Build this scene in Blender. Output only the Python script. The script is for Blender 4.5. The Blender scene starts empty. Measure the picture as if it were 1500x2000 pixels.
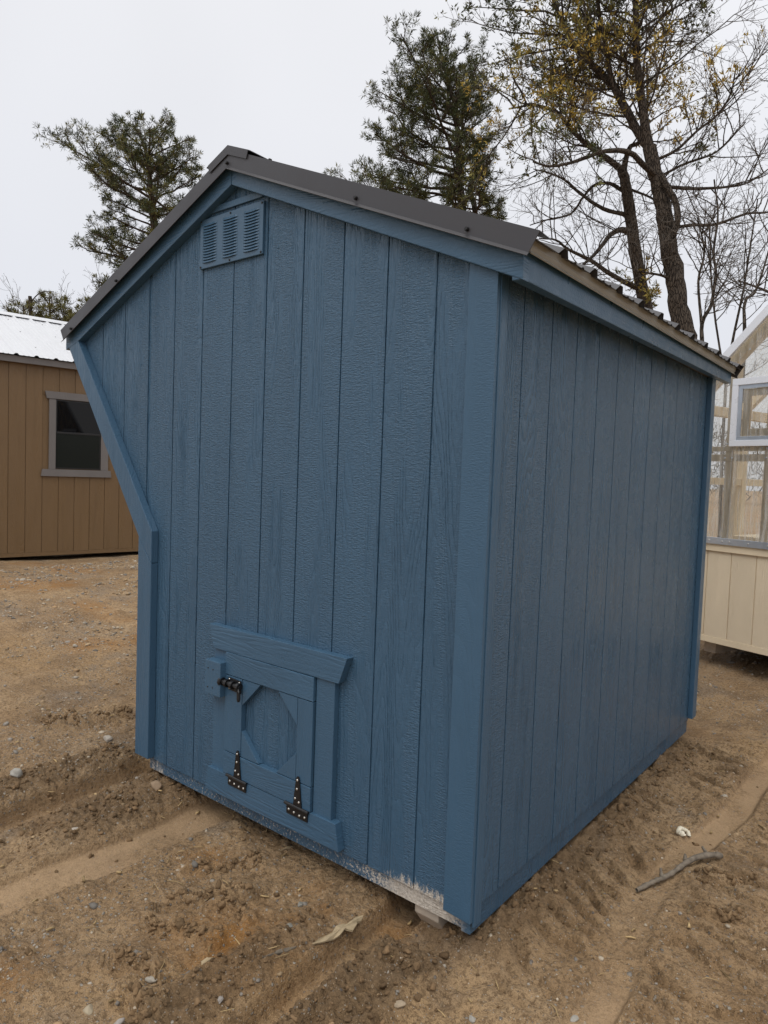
import bpy, bmesh, math, random
import numpy as np
from mathutils import Matrix, Vector

# ------------------------------------------------------------------ camera, sky, sun, exposure
scn = bpy.context.scene
col = scn.collection
cam_d = bpy.data.cameras.new("camera")
cam = bpy.data.objects.new("camera", cam_d)
col.objects.link(cam)
CR = (0.77895475, 0.62605517, 0.03583878)
CU = (-0.06120675, 0.0190274, 0.99794373)
CF = (-0.62408591, 0.77954659, -0.05314028)
CP = (1.03407, -1.83609, 1.37786)
cam.matrix_world = Matrix(((CR[0], CU[0], -CF[0], CP[0]), (CR[1], CU[1], -CF[1], CP[1]),
                           (CR[2], CU[2], -CF[2], CP[2]), (0, 0, 0, 1)))
cam_d.sensor_fit = 'HORIZONTAL'
cam_d.sensor_width = 36
cam_d.lens = 1346.35 / 1500 * 36
cam_d.clip_start = 0.05
cam_d.clip_end = 2000
scn.camera = cam

SUN_EL, SUN_AZ = 58, 170          # a veiled sun, high, behind the camera
world = bpy.data.worlds.new("World")
scn.world = world
world.use_nodes = True
wn, wl = world.node_tree.nodes, world.node_tree.links
wn.clear()
w_out = wn.new('ShaderNodeOutputWorld')
w_bg = wn.new('ShaderNodeBackground')
w_bg.inputs['Strength'].default_value = 0.1
w_sky = wn.new('ShaderNodeTexSky')
w_sky.sky_type = 'NISHITA'
w_sky.sun_disc = False
w_sky.sun_elevation = math.radians(SUN_EL)
w_sky.sun_rotation = math.radians(SUN_AZ)
w_sky.dust_density = 3
w_tc = wn.new('ShaderNodeTexCoord')
w_sep = wn.new('ShaderNodeSeparateXYZ')
wl.new(w_tc.outputs['Generated'], w_sep.inputs[0])
w_ramp = wn.new('ShaderNodeValToRGB')     # closed cloud deck: a little brighter overhead than at the horizon
w_ramp.color_ramp.elements[0].position = 0.0
w_ramp.color_ramp.elements[0].color = (0.70, 0.72, 0.78, 1)
w_ramp.color_ramp.elements[1].position = 1.0
w_ramp.color_ramp.elements[1].color = (1.9, 1.88, 1.86, 1)
_e2 = w_ramp.color_ramp.elements.new(0.58)
_e2.color = (0.875, 0.88, 0.91, 1)
wl.new(w_sep.outputs['Z'], w_ramp.inputs[0])
w_ns = wn.new('ShaderNodeTexNoise')
w_ns.inputs['Scale'].default_value = 1.6
w_ns.inputs['Detail'].default_value = 3
wl.new(w_tc.outputs['Generated'], w_ns.inputs['Vector'])
w_mr = wn.new('ShaderNodeMapRange')
w_mr.inputs['From Min'].default_value = 0.3
w_mr.inputs['From Max'].default_value = 0.7
w_mr.inputs['To Min'].default_value = 9.3
w_mr.inputs['To Max'].default_value = 10.3
wl.new(w_ns.outputs['Fac'], w_mr.inputs['Value'])
w_mul = wn.new('ShaderNodeVectorMath')
w_mul.operation = 'SCALE'
wl.new(w_ramp.outputs[0], w_mul.inputs[0])
wl.new(w_mr.outputs[0], w_mul.inputs['Scale'])
w_mix = wn.new('ShaderNodeMix')
w_mix.data_type = 'RGBA'
w_mix.inputs[0].default_value = 0.94
wl.new(w_sky.outputs[0], w_mix.inputs[6])
wl.new(w_mul.outputs[0], w_mix.inputs[7])
wl.new(w_mix.outputs[2], w_bg.inputs['Color'])
wl.new(w_bg.outputs[0], w_out.inputs[0])

sun_d = bpy.data.lights.new("sun", 'SUN')
sun_d.energy = 0.9
sun_d.angle = math.radians(40)
sun_d.color = (1.0, 0.97, 0.93)
sun = bpy.data.objects.new("sun", sun_d)
col.objects.link(sun)
sun.location = (0, -5, 12)
_e, _a = math.radians(SUN_EL), math.radians(SUN_AZ)
_dir = Vector((math.sin(_a) * math.cos(_e), math.cos(_a) * math.cos(_e), math.sin(_e)))
sun.rotation_euler = _dir.to_track_quat('Z', 'Y').to_euler()

scn.view_settings.view_transform = 'Standard'
scn.view_settings.look = 'None'
scn.view_settings.exposure = 0.1
scn.view_settings.gamma = 1.0
scn.view_settings.use_curve_mapping = False
scn.cycles.max_bounces = 5
scn.cycles.transparent_max_bounces = 12

# ------------------------------------------------------------------ materials
def new_mat(name):
    m = bpy.data.materials.new(name)
    m.use_nodes = True
    nt = m.node_tree
    b = nt.nodes['Principled BSDF']
    return m, nt, b

class NT:
    """small helper to wire node trees"""
    def __init__(s, nt):
        s.nt = nt
    def n(s, t, **kw):
        nd = s.nt.nodes.new(t)
        for k, v in kw.items():
            setattr(nd, k, v)
        return nd
    def l(s, a, b):
        s.nt.links.new(a, b)
    def math(s, op, a, b=None, c=None, clamp=False):
        nd = s.n('ShaderNodeMath', operation=op, use_clamp=clamp)
        for i, v in enumerate((a, b, c)):
            if v is None:
                continue
            if isinstance(v, (int, float)):
                nd.inputs[i].default_value = v
            else:
                s.l(v, nd.inputs[i])
        return nd.outputs[0]
    def mix(s, fac, a, b, blend='MIX'):
        nd = s.n('ShaderNodeMix', data_type='RGBA', blend_type=blend)
        for i, v in ((0, fac), (6, a), (7, b)):
            if isinstance(v, (int, float)):
                nd.inputs[i].default_value = v
            elif isinstance(v, tuple):
                nd.inputs[i].default_value = (*v, 1) if len(v) == 3 else v
            else:
                s.l(v, nd.inputs[i])
        return nd.outputs[2]
    def ramp(s, v, a, b, lo=0.0, hi=1.0):
        nd = s.n('ShaderNodeMapRange', interpolation_type='SMOOTHSTEP')
        s.l(v, nd.inputs[0])
        nd.inputs[1].default_value, nd.inputs[2].default_value = a, b
        nd.inputs[3].default_value, nd.inputs[4].default_value = lo, hi
        return nd.outputs[0]
    def map(s, vec, scale):
        nd = s.n('ShaderNodeMapping')
        s.l(vec, nd.inputs[0])
        nd.inputs['Scale'].default_value = scale
        return nd.outputs[0]
    def noise(s, vec, scale, detail=3, rough=0.55, dist=0.0):
        nd = s.n('ShaderNodeTexNoise')
        s.l(vec, nd.inputs['Vector'])
        nd.inputs['Scale'].default_value = scale
        nd.inputs['Detail'].default_value = detail
        nd.inputs['Roughness'].default_value = rough
        nd.inputs['Distortion'].default_value = dist
        return nd.outputs['Fac']
    def bump(s, h, strength, dist, normal=None):
        nd = s.n('ShaderNodeBump')
        nd.inputs['Strength'].default_value = strength
        nd.inputs['Distance'].default_value = dist
        s.l(h, nd.inputs['Height'])
        if normal is not None:
            s.l(normal, nd.inputs['Normal'])
        return nd.outputs[0]

def siding_mat(name, color, rough=0.36, emboss=1.0, splash=False, horizontal=False, depth=0.0016):
    """embossed wood-fibre siding / trim board under exterior paint"""
    m, nt, b = new_mat(name)
    k = NT(nt)
    tc = k.n('ShaderNodeTexCoord').outputs['Object']
    oi = k.n('ShaderNodeObjectInfo').outputs['Random']
    off = k.n('ShaderNodeCombineXYZ')
    k.l(k.math('MULTIPLY', oi, 37.0), off.inputs[0])
    k.l(k.math('MULTIPLY', oi, 23.0), off.inputs[1])
    k.l(k.math('MULTIPLY', oi, 61.0), off.inputs[2])
    add = k.n('ShaderNodeVectorMath', operation='ADD')
    k.l(tc, add.inputs[0])
    k.l(off.outputs[0], add.inputs[1])
    P = add.outputs[0]
    st = (0.10, 0.10, 1) if horizontal else (1, 1, 0.10)
    rp = (1, 1, 1) if horizontal else (0.5, 0.5, 2.0)
    S = k.map(P, st)
    grain = k.noise(S, 120, 2, 0.6)
    wob = k.noise(k.map(P, (1, 1, 0.35) if not horizontal else (.35, .35, 1)), 9, 2, 0.5)
    # cathedral figure: contour lines of a stretched noise field
    field = k.noise(k.map(P, (1, 1, 0.085) if not horizontal else (.085, .085, 1)), 7.0, 1, 0.4)
    rings = k.math('ABSOLUTE', k.math('SINE', k.math('ADD', k.math('MULTIPLY', field, 95.0), k.math('MULTIPLY', wob, 7.0))))
    rings = k.math('POWER', rings, 0.55)
    ripple = k.noise(k.map(P, rp), 105, 2, 0.65, 0.3)
    fine = k.noise(P, 230, 2, 0.6)
    msk = k.ramp(k.noise(k.map(P, (1, 1, .13) if not horizontal else (.13, .13, 1)), 9.5, 2, 0.5), 0.47, 0.56)
    rough_h = k.math('ADD', k.math('MULTIPLY', ripple, 0.9), k.math('MULTIPLY', fine, 0.35))
    grain_h = k.math('ADD', k.math('MULTIPLY', rings, 0.42), k.math('MULTIPLY', grain, 1.0))
    hh = k.n('ShaderNodeMix', data_type='FLOAT')
    k.l(k.math('MULTIPLY_ADD', msk, .5, .32), hh.inputs[0]); k.l(rough_h, hh.inputs[2]); k.l(grain_h, hh.inputs[3])
    k.l(k.bump(hh.outputs[0], emboss, depth * 3.6), b.inputs['Normal'])
    # faint colour drift of the coat, darker tone in the hollows of the emboss
    tone = k.noise(k.map(P, (1, 1, .3)), 3.5, 3)
    dark = tuple(c * 0.84 for c in color)
    lite = tuple(min(1, c * 1.12) for c in color)
    c = k.mix(tone, dark, lite)
    c = k.mix(k.ramp(hh.outputs[0], 0.25, 0.5, 0.3, 0.0), c, tuple(x * .6 for x in color))
    ro = k.ramp(k.noise(P, 14, 3), .3, .7, rough - .06, rough + .08)
    if splash:
        geo = k.n('ShaderNodeNewGeometry')
        sp = k.n('ShaderNodeSeparateXYZ'); k.l(geo.outputs['Position'], sp.inputs[0])
        z, x = sp.outputs[2], sp.outputs[0]
        up = k.ramp(z, -0.03, 0.10, 1.0, 0.0)
        near = k.ramp(x, -0.55, -0.25, 0.0, 0.66)
        edge = k.ramp(x, -1.75, -1.6, 0.42, 0.0)
        far = k.ramp(x, -.13, -.06, 1, .25)
        lvl = k.math('MULTIPLY', k.math('MULTIPLY', up, k.math('MAXIMUM', near, edge)), far)
        sn = k.noise(k.map(geo.outputs['Position'], (1, 1, .38)), 75, 6, .82)
        th = k.math('SUBTRACT', 1.0, lvl)
        mud = k.math('MULTIPLY', k.math('SUBTRACT', sn, k.math('MULTIPLY', th, 0.80)), 7, clamp=True)
        # below the siding the skirt is caked
        skn = k.math('ADD', k.noise(geo.outputs['Position'], 95, 5, .8), k.ramp(x, -.62, -.28, -.045, .10))
        cake = k.math('MULTIPLY', k.ramp(z, -0.004, -0.0005, 1, 0), k.ramp(skn, .50, .60, 0, .92))
        mud = k.math('MULTIPLY', k.math('MAXIMUM', mud, cake), k.ramp(x, -.10, -.03, 1, .0))
        mc = k.mix(k.ramp(k.noise(geo.outputs['Position'], 110, 4, .75), .3, .7), (.40, .35, .29), (.66, .60, .52))
        c = k.mix(mud, c, mc)
        ro = k.math('MAXIMUM', ro, k.math('MULTIPLY', mud, .9))
    k.l(c, b.inputs['Base Color'])
    k.l(ro, b.inputs['Roughness'])
    b.inputs['Specular IOR Level'].default_value = 0.4
    return m

def plain_mat(name, color, rough=0.5, metal=0.0, var=0.12, scale=8, bump=0.0, bscale=60, spec=0.5):
    m, nt, b = new_mat(name)
    k = NT(nt)
    tc = k.n('ShaderNodeTexCoord').outputs['Object']
    t = k.noise(tc, scale, 4)
    k.l(k.mix(t, tuple(c * (1 - var) for c in color), tuple(min(1, c * (1 + var)) for c in color)), b.inputs['Base Color'])
    k.l(k.ramp(k.noise(tc, scale * 2.3, 3), .3, .7, max(0.02, rough - .06), rough + .06), b.inputs['Roughness'])
    b.inputs['Metallic'].default_value = metal
    b.inputs['Specular IOR Level'].default_value = spec
    if bump:
        k.l(k.bump(k.noise(tc, bscale, 4), bump, .002), b.inputs['Normal'])
    return m

BLUE = (0.050, 0.109, 0.177)
M = {}
M['blue'] = siding_mat('blue_siding_paint', BLUE, 0.22, 1.0, splash=True, depth=.0019)
M['blue_trim'] = siding_mat('blue_trim_paint', tuple(c * 1.04 for c in BLUE), 0.34, 0.6, depth=.0012)
M['blue_rake'] = siding_mat('blue_rake_paint', tuple(c * 1.04 for c in BLUE), 0.33, 0.55, horizontal=True, depth=.0014)
M['blue_metal'] = plain_mat('blue_painted_metal', tuple(c * 1.02 for c in BLUE), .38, 0, .05, 6, .12, 140)
M['roof'] = plain_mat('charcoal_roof_metal', (.047, .046, .051), .40, 0.0, .06, 5, .06, 300)
M['drip'] = plain_mat('tan_drip_edge_metal', (.33, .33, .30), .38, 0, .08, 9)
M['soffit'] = plain_mat('raw_plywood', (.20, .16, .11), .8, 0, .2, 12)
M['black'] = plain_mat('black_powder_coat', (.008, .008, .009), .42, 0, .2, 30)
M['screw'] = plain_mat('zinc_screw', (.62, .61, .58), .32, .85, .15, 30)
M['skid'] = plain_mat('muddy_treated_wood', (.46, .39, .31), .85, 0, .35, 22, .6, 60)
M['dark'] = plain_mat('dark_floor_underside', (.05, .04, .03), .9)
M['tan'] = siding_mat('tan_siding_paint', (.178, .110, .052), .42, .8, depth=.0018)
M['grey_trim'] = siding_mat('grey_trim_paint', (.165, .152, .146), .5, .35)
M['white_roof'] = plain_mat('white_roof_metal', (.58, .59, .61), .35, 0, .04, 4)
M['cream'] = siding_mat('cream_siding_paint', (.80, .68, .50), .42, .7, depth=.0018)
M['cream_wood'] = siding_mat('cream_framing_paint', (.84, .71, .51), .5, .3)
M['white_metal'] = plain_mat('white_aluminium', (.80, .82, .86), .3, .1, .02, 3)
M['zinc'] = plain_mat('galvanised_flashing', (.55, .60, .66), .35, .7, .15, 12)
M['frame_blk'] = plain_mat('black_window_frame', (.01, .01, .011), .4)
def bark_mat(name, c0, c1):
    m, nt, b = new_mat(name)
    k = NT(nt)
    tc = k.n('ShaderNodeTexCoord').outputs['Object']
    v = k.n('ShaderNodeTexVoronoi', feature='DISTANCE_TO_EDGE')
    v.inputs['Scale'].default_value = 34
    k.l(k.map(tc, (1, 1, .22)), v.inputs['Vector'])
    crack = k.ramp(k.math('ADD', v.outputs[0], k.math('MULTIPLY', k.noise(tc, 40, 3, .7), .12)), .03, .22)
    c = k.mix(k.noise(tc, 6, 4), c0, c1)
    k.l(k.mix(crack, tuple(x * .5 for x in c0), c), b.inputs['Base Color'])
    k.l(k.bump(crack, 1.0, .03), b.inputs['Normal'])
    b.inputs['Roughness'].default_value = .92
    b.inputs['Specular IOR Level'].default_value = .2
    return m
M['bark'] = bark_mat('grey_brown_bark', (.060, .047, .037), (.125, .102, .080))
M['pinebark'] = bark_mat('reddish_pine_bark', (.075, .052, .038), (.15, .105, .078))
M['twig'] = plain_mat('twig_bark', (.085, .070, .056), .85, 0, .3, 6)
M['drift'] = plain_mat('weathered_stick', (.17, .14, .105), .9, 0, .85, 45, 1.0, 110)
M['slab'] = plain_mat('split_wood_slab', (.36, .28, .17), .85, 0, .45, 40, .9, 80)
M['shell'] = plain_mat('pale_curl', (.72, .66, .52), .6, 0, .2, 60)

def glass_mat(name, tint, dark, rough=.04):
    m, nt, b = new_mat(name)
    k = NT(nt)
    tc = k.n('ShaderNodeTexCoord').outputs['Object']
    k.l(k.mix(k.noise(tc, 3, 2), tuple(c * .8 for c in tint), tint), b.inputs['Base Color'])
    b.inputs['Roughness'].default_value = rough
    b.inputs['IOR'].default_value = 1.5
    b.inputs['Specular IOR Level'].default_value = .18
    return m
M['glass_hi'] = glass_mat('dark_window_glass', (.002, .002, .003), True, .03)
M['glass_lo'] = glass_mat('screened_window_glass', (.010, .013, .011), True, .3)

def poly_mat():
    m, nt, b = new_mat('clear_polycarbonate')
    k = NT(nt)
    nt.nodes.remove(b)
    out = [n for n in nt.nodes if n.type == 'OUTPUT_MATERIAL'][0]
    tr = k.n('ShaderNodeBsdfTransparent'); tr.inputs[0].default_value = (.93, .93, .91, 1)
    gl = k.n('ShaderNodeBsdfGlossy'); gl.inputs['Roughness'].default_value = .08
    df = k.n('ShaderNodeBsdfDiffuse'); df.inputs[0].default_value = (.8, .79, .76, 1)
    tc = k.n('ShaderNodeTexCoord').outputs['Object']
    haze = k.noise(k.map(tc, (1, 1, .06)), 55, 4, .7)
    a = k.n('ShaderNodeMixShader'); k.l(k.ramp(haze, .42, .74, 0.10, .50), a.inputs[0])
    k.l(tr.outputs[0], a.inputs[1]); k.l(df.outputs[0], a.inputs[2])
    fr = k.n('ShaderNodeFresnel'); fr.inputs[0].default_value = 1.45
    c = k.n('ShaderNodeMixShader'); k.l(fr.outputs[0], c.inputs[0])
    k.l(a.outputs[0], c.inputs[1]); k.l(gl.outputs[0], c.inputs[2])
    k.l(c.outputs[0], out.inputs[0])
    return m
M['poly'] = poly_mat()

def attr_mat(name, rough=.8, translucent=0.0, var=.25, scale=30, bump=0.0):
    m, nt, b = new_mat(name)
    k = NT(nt)
    at = k.n('ShaderNodeAttribute'); at.attribute_name = 'tint'
    tc = k.n('ShaderNodeTexCoord').outputs['Object']
    n = k.noise(tc, scale, 3)
    k.l(k.mix(1.0, at.outputs['Color'], k.mix(n, (1 - var,) * 3, (1 + var,) * 3), 'MULTIPLY'), b.inputs['Base Color'])
    b.inputs['Roughness'].default_value = rough
    b.inputs['Specular IOR Level'].default_value = .25
    if bump:
        k.l(k.bump(k.noise(tc, scale * 4, 4), bump, .004), b.inputs['Normal'])
    return m
M['leaf'] = attr_mat('pine_needles', .7, var=.3, scale=2.5)
M['stone'] = attr_mat('loose_stone', .75, var=.25, scale=60, bump=.4)
M['clod'] = attr_mat('mud_clod', .92, var=.35, scale=45, bump=.9)
M['straw'] = attr_mat('straw_and_chips', .8, var=.25, scale=50)

def ground_mat():
    m, nt, b = new_mat('muddy_gravel_soil')
    k = NT(nt)
    tc = k.n('ShaderNodeTexCoord').outputs['Object']
    at = k.n('ShaderNodeAttribute'); at.attribute_name = 'zone'
    sp = k.n('ShaderNodeSeparateColor'); k.l(at.outputs['Color'], sp.inputs[0])
    wet, org, grv, smo = sp.outputs[0], sp.outputs[1], sp.outputs[2], at.outputs['Alpha']
    big = k.noise(tc, 1.1, 5, .6)
    mid = k.noise(tc, 7, 4, .65)
    fin = k.noise(tc, 62, 4, .72)
    grit = k.noise(tc, 240, 2, .7)
    c = k.mix(k.ramp(big, .35, .68), (.385, .25, .13), (.52, .365, .21))
    c = k.mix(k.ramp(mid, .42, .66, 0, .6), c, (.285, .178, .088))
    c = k.mix(k.ramp(k.noise(tc, .55, 3, .6), .52, .66, 0, .55), c, (.41, .255, .115))
    c = k.mix(k.ramp(k.noise(tc, 1.9, 3, .65), .55, .68, 0, .55), c, (.27, .225, .175))
    c = k.mix(k.ramp(k.noise(tc, 2.6, 4, .62), .50, .64, 0, .5), c, (.20, .125, .066))
    c = k.mix(k.math('MULTIPLY', smo, .8), c, k.mix(mid, (.34, .228, .130), (.41, .285, .168)))
    c = k.mix(k.math('MULTIPLY', k.ramp(fin, .40, .52, .70, 0), k.math('SUBTRACT', 1.0, k.math('MULTIPLY', smo, .8))), c, (.15, .092, .046))
    c = k.mix(k.math('MULTIPLY', org, k.ramp(mid, .3, .6, .35, .95)), c, k.mix(fin, (.26, .115, .028), (.44, .22, .062)))
    c = k.mix(k.math('MULTIPLY', wet, .85), c, k.mix(fin, (.095, .060, .030), (.235, .152, .082)))
    # grit and small stones
    def pebbles(scale, lo, hi, size):
        v = k.n('ShaderNodeTexVoronoi'); v.inputs['Scale'].default_value = scale
        k.l(tc, v.inputs['Vector'])
        s2 = k.n('ShaderNodeSeparateColor'); k.l(v.outputs['Color'], s2.inputs[0])
        keep = k.math('LESS_THAN', s2.outputs[0], k.math('ADD', k.math('MULTIPLY', grv, hi), lo))
        keep = k.math('MULTIPLY', keep, k.math('SUBTRACT', 1.0, k.math('MULTIPLY', smo, .8)))
        body = k.ramp(v.outputs['Distance'], size * .75, size, 1, 0)
        pc = k.mix(s2.outputs[1], (.17, .145, .125), (.52, .46, .38))
        pc = k.mix(k.math('GREATER_THAN', s2.outputs[2], .55), pc, (.33, .235, .14))
        return k.math('MULTIPLY', keep, body), pc, v.outputs['Distance']
    p1, c1, d1 = pebbles(70, .07, .5, .40)
    p2, c2, d2 = pebbles(190, .13, .45, .42)
    c = k.mix(p2, c, c2)
    c = k.mix(p1, c, c1)
    c = k.mix(k.ramp(grit, .3, .6, .35, 0), c, (.08, .052, .028))
    k.l(c, b.inputs['Base Color'])
    k.l(k.ramp(big, .3, .7, .72, .9), b.inputs['Roughness'])
    b.inputs['Specular IOR Level'].default_value = .3
    amp = k.math('SUBTRACT', 1.15, k.math('MULTIPLY', smo, .85))
    h = k.math('ADD', k.math('MULTIPLY', fin, .9), k.math('MULTIPLY', grit, .5))
    h = k.math('MULTIPLY', h, amp)
    h = k.math('ADD', h, k.math('MULTIPLY', p1, .5))
    k.l(k.bump(h, 1.0, .014), b.inputs['Normal'])
    return m
M['ground'] = ground_mat()

# ------------------------------------------------------------------ object helpers
def obj(name, me, mat, parent=None, loc=None):
    o = bpy.data.objects.new(name, me)
    col.objects.link(o)
    if mat is not None and not me.materials:
        me.materials.append(mat)
    if parent is not None:
        o.parent = parent
        if loc is None and parent.get('_base') is not None:
            loc = [-v for v in parent['_base']]
    if loc is not None:
        o.location = loc
    return o

def mesh(name, v, f, smooth=False):
    me = bpy.data.meshes.new(name)
    me.from_pydata([tuple(map(float, p)) for p in v], [], f)
    me.update()
    if smooth:
        me.polygons.foreach_set('use_smooth', [True] * len(me.polygons))
    return me

def fast_mesh(name, v, f, smooth=False):
    """v (n,3) array, f (m,k) int array with one face size"""
    me = bpy.data.meshes.new(name)
    v = np.ascontiguousarray(v, dtype=np.float32)
    f = np.ascontiguousarray(f, dtype=np.int32)
    n, kk = len(f), f.shape[1]
    me.vertices.add(len(v)); me.vertices.foreach_set('co', v.ravel())
    me.loops.add(n * kk); me.loops.foreach_set('vertex_index', f.ravel())
    me.polygons.add(n)
    me.polygons.foreach_set('loop_start', np.arange(0, n * kk, kk, dtype=np.int32))
    me.polygons.foreach_set('loop_total', np.full(n, kk, dtype=np.int32))
    if smooth:
        me.polygons.foreach_set('use_smooth', np.ones(n, dtype=bool))
    me.update(calc_edges=True)
    return me

def add_tint(me, rgb, name='tint'):
    rgba = np.ones((len(rgb), 4), dtype=np.float32)
    rgba[:, :rgb.shape[1]] = rgb
    a = me.color_attributes.new(name, 'FLOAT_COLOR', 'POINT')
    a.data.foreach_set('color', rgba.ravel())

def root(name, label, cat, base=(0, 0, 0), rz=0.0, group=None, local=False):
    o = bpy.data.objects.new(name, None)
    o.empty_display_size = .2
    col.objects.link(o)
    o.location = base
    o.rotation_euler = (0, 0, rz)
    o['label'], o['category'] = label, cat
    if group:
        o['group'] = group
    if not local:
        o['_base'] = list(base)
    return o

def tag(o, label, cat, group=None):
    o['label'], o['category'] = label, cat
    if group:
        o['group'] = group
    return o

def prism_bm(poly, a, b, axis='y', bev=0.0, bm=None):
    """polygon (u,v) extruded along an axis between a and b"""
    own = bm is None
    bm = bm or bmesh.new()
    def P(u, v, t):
        return (u, t, v) if axis == 'y' else ((t, u, v) if axis == 'x' else (u, v, t))
    A = [bm.verts.new(P(u, v, a)) for u, v in poly]
    B = [bm.verts.new(P(u, v, b)) for u, v in poly]
    n = len(poly)
    fs = [bm.faces.new(A), bm.faces.new(B[::-1])]
    for i in range(n):
        fs.append(bm.faces.new((A[i], B[i], B[(i + 1) % n], A[(i + 1) % n])))
    if bev:
        es = list({e for f in fs for e in f.edges})
        bmesh.ops.bevel(bm, geom=es, offset=bev, segments=2, affect='EDGES', profile=.6)
    bmesh.ops.recalc_face_normals(bm, faces=bm.faces)
    return bm

def to_me(name, bm, smooth=False):
    me = bpy.data.meshes.new(name)
    bm.to_mesh(me); bm.free()
    if smooth:
        me.polygons.foreach_set('use_smooth', [True] * len(me.polygons))
    return me

def prism(name, poly, a, b, mat, parent, axis='y', bev=0.0, loc=None):
    return obj(name, to_me(name, prism_bm(poly, a, b, axis, bev)), mat, parent, loc)

def box(name, x0, x1, y0, y1, z0, z1, mat, parent=None, bev=0.0, loc=None):
    return prism(name, [(x0, z0), (x1, z0), (x1, z1), (x0, z1)], y0, y1, mat, parent, 'y', bev, loc)

def sub(name, me, mat, part):
    """a sub-part under a part that already sits at the thing's inverse base"""
    o = bpy.data.objects.new(name, me)
    col.objects.link(o)
    if mat is not None and not me.materials:
        me.materials.append(mat)
    o.parent = part
    return o

def sprism(name, poly, a, b, mat, part, axis='y', bev=0.0):
    return sub(name, to_me(name, prism_bm(poly, a, b, axis, bev)), mat, part)

def sbox(name, x0, x1, y0, y1, z0, z1, mat, part, bev=0.0):
    return sprism(name, [(x0, z0), (x1, z0), (x1, z1), (x0, z1)], y0, y1, mat, part, 'y', bev)

def cyl_bm(p, axis, r, h, seg=10, dome=0.0, bm=None):
    bm = bm or bmesh.new()
    q = Vector(axis).normalized().to_track_quat('Z', 'Y').to_matrix()
    rings = []
    prof = [(r, 0), (r, h * (1 - dome * .5)), (r * .72, h)] if dome else [(r, 0), (r, h)]
    for rr, zz in prof:
        rings.append([bm.verts.new(Vector(p) + q @ Vector((rr * math.cos(2 * math.pi * i / seg), rr * math.sin(2 * math.pi * i / seg), zz))) for i in range(seg)])
    for a, b in zip(rings, rings[1:]):
        for i in range(seg):
            bm.faces.new((a[i], a[(i + 1) % seg], b[(i + 1) % seg], b[i]))
    bm.faces.new(rings[0][::-1]); bm.faces.new(rings[-1])
    return bm

_screw = {}
def screw(name, p, axis, r, h, mat, part):
    key = (tuple(round(a, 3) for a in axis), r, h, mat.name)
    if key not in _screw:
        me = to_me(name, cyl_bm((0, 0, 0), axis, r, h, 9, .8))
        me.materials.append(mat)
        _screw[key] = me
    o = bpy.data.objects.new(name, _screw[key])
    col.objects.link(o)
    o.parent = part
    o.location = p
    if part.get('_base') is not None:
        o.location = Vector(p) - Vector(part['_base'])
    return o

# ------------------------------------------------------------------ numpy noise
def _hash(ix, iy, seed):
    h = (ix.astype(np.int64) * 374761393 + iy.astype(np.int64) * 668265263 + seed * 974711) & 0xffffffff
    h = ((h ^ (h >> 13)) * 1274126177) & 0xffffffff
    h = (h ^ (h >> 16)) & 0xffffffff
    return h / 4294967295.0

def vnoise(x, y, s, seed=0):
    x, y = x / s, y / s
    ix, iy = np.floor(x), np.floor(y)
    fx, fy = x - ix, y - iy
    fx = fx * fx * fx * (fx * (fx * 6 - 15) + 10); fy = fy * fy * fy * (fy * (fy * 6 - 15) + 10)
    a, b_ = _hash(ix, iy, seed), _hash(ix + 1, iy, seed)
    c, d = _hash(ix, iy + 1, seed), _hash(ix + 1, iy + 1, seed)
    return (a + (b_ - a) * fx) * (1 - fy) + (c + (d - c) * fx) * fy

def fbm(x, y, s, oct=4, seed=0, gain=.5):
    t, amp, tot = 0, 1, 0
    for i in range(oct):
        th = .6 * i
        xr, yr = x * math.cos(th) - y * math.sin(th), x * math.sin(th) + y * math.cos(th)
        t = t + amp * vnoise(xr, yr, s / 2 ** i, seed + i * 7)
        tot += amp; amp *= gain
    return t / tot

def lumps(x, y, s, seed=0):
    """rounded clods: hemispheres around jittered points"""
    xs, ys = x / s, y / s
    ix, iy = np.floor(xs), np.floor(ys)
    best = np.zeros_like(x)
    for dx in (-1, 0, 1):
        for dy in (-1, 0, 1):
            cx, cy = ix + dx, iy + dy
            px = cx + _hash(cx, cy, seed); py = cy + _hash(cx, cy, seed + 5)
            r = .35 + .55 * _hash(cx, cy, seed + 9)
            d2 = ((xs - px) ** 2 + (ys - py) ** 2) / r ** 2
            best = np.maximum(best, r * np.sqrt(np.maximum(0, 1 - d2)))
    return best

def ss(a, b, x):
    t = np.clip((x - a) / (b - a), 0, 1)
    return t * t * (3 - 2 * t)

def band(x, a, b, f):
    return ss(a - f, a + f, x) * (1 - ss(b - f, b + f, x))

CRACKS = [  # (points, height, width): torn lips of mud
    ([(-.95, -.46), (-.90, -.40), (-.85, -.33), (-.79, -.26)], .026, .05),
    ([(-.93, -.58), (-.86, -.56), (-.80, -.52), (-.76, -.53), (-.68, -.47)], .022, .05),
    ([(-1.0, -.18), (-.95, -.13), (-.90, -.10)], .02, .04),
    ([(-1.07, -.28), (-.99, -.20)], .02, .04),
    ([(-.83, -.74), (-.76, -.70), (-.69, -.69)], .024, .05),
    ([(-.66, -.80), (-.60, -.80), (-.55, -.84)], .024, .05), ([(-.80, -.36), (-.74, -.33), (-.70, -.36)], .022, .04),
    ([(-2.95, .02), (-2.82, .05)], .03, .05), ([(-2.86, .12), (-2.74, .14)], .03, .05),
    ([(-2.78, .24), (-2.66, .26)], .03, .05), ([(-2.70, .36), (-2.60, .40)], .03, .05),
    ([(.42, .92), (.52, .98), (.60, 1.05)], .018, .05), ([(.50, .70), (.60, .74)], .018, .04),
]

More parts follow.
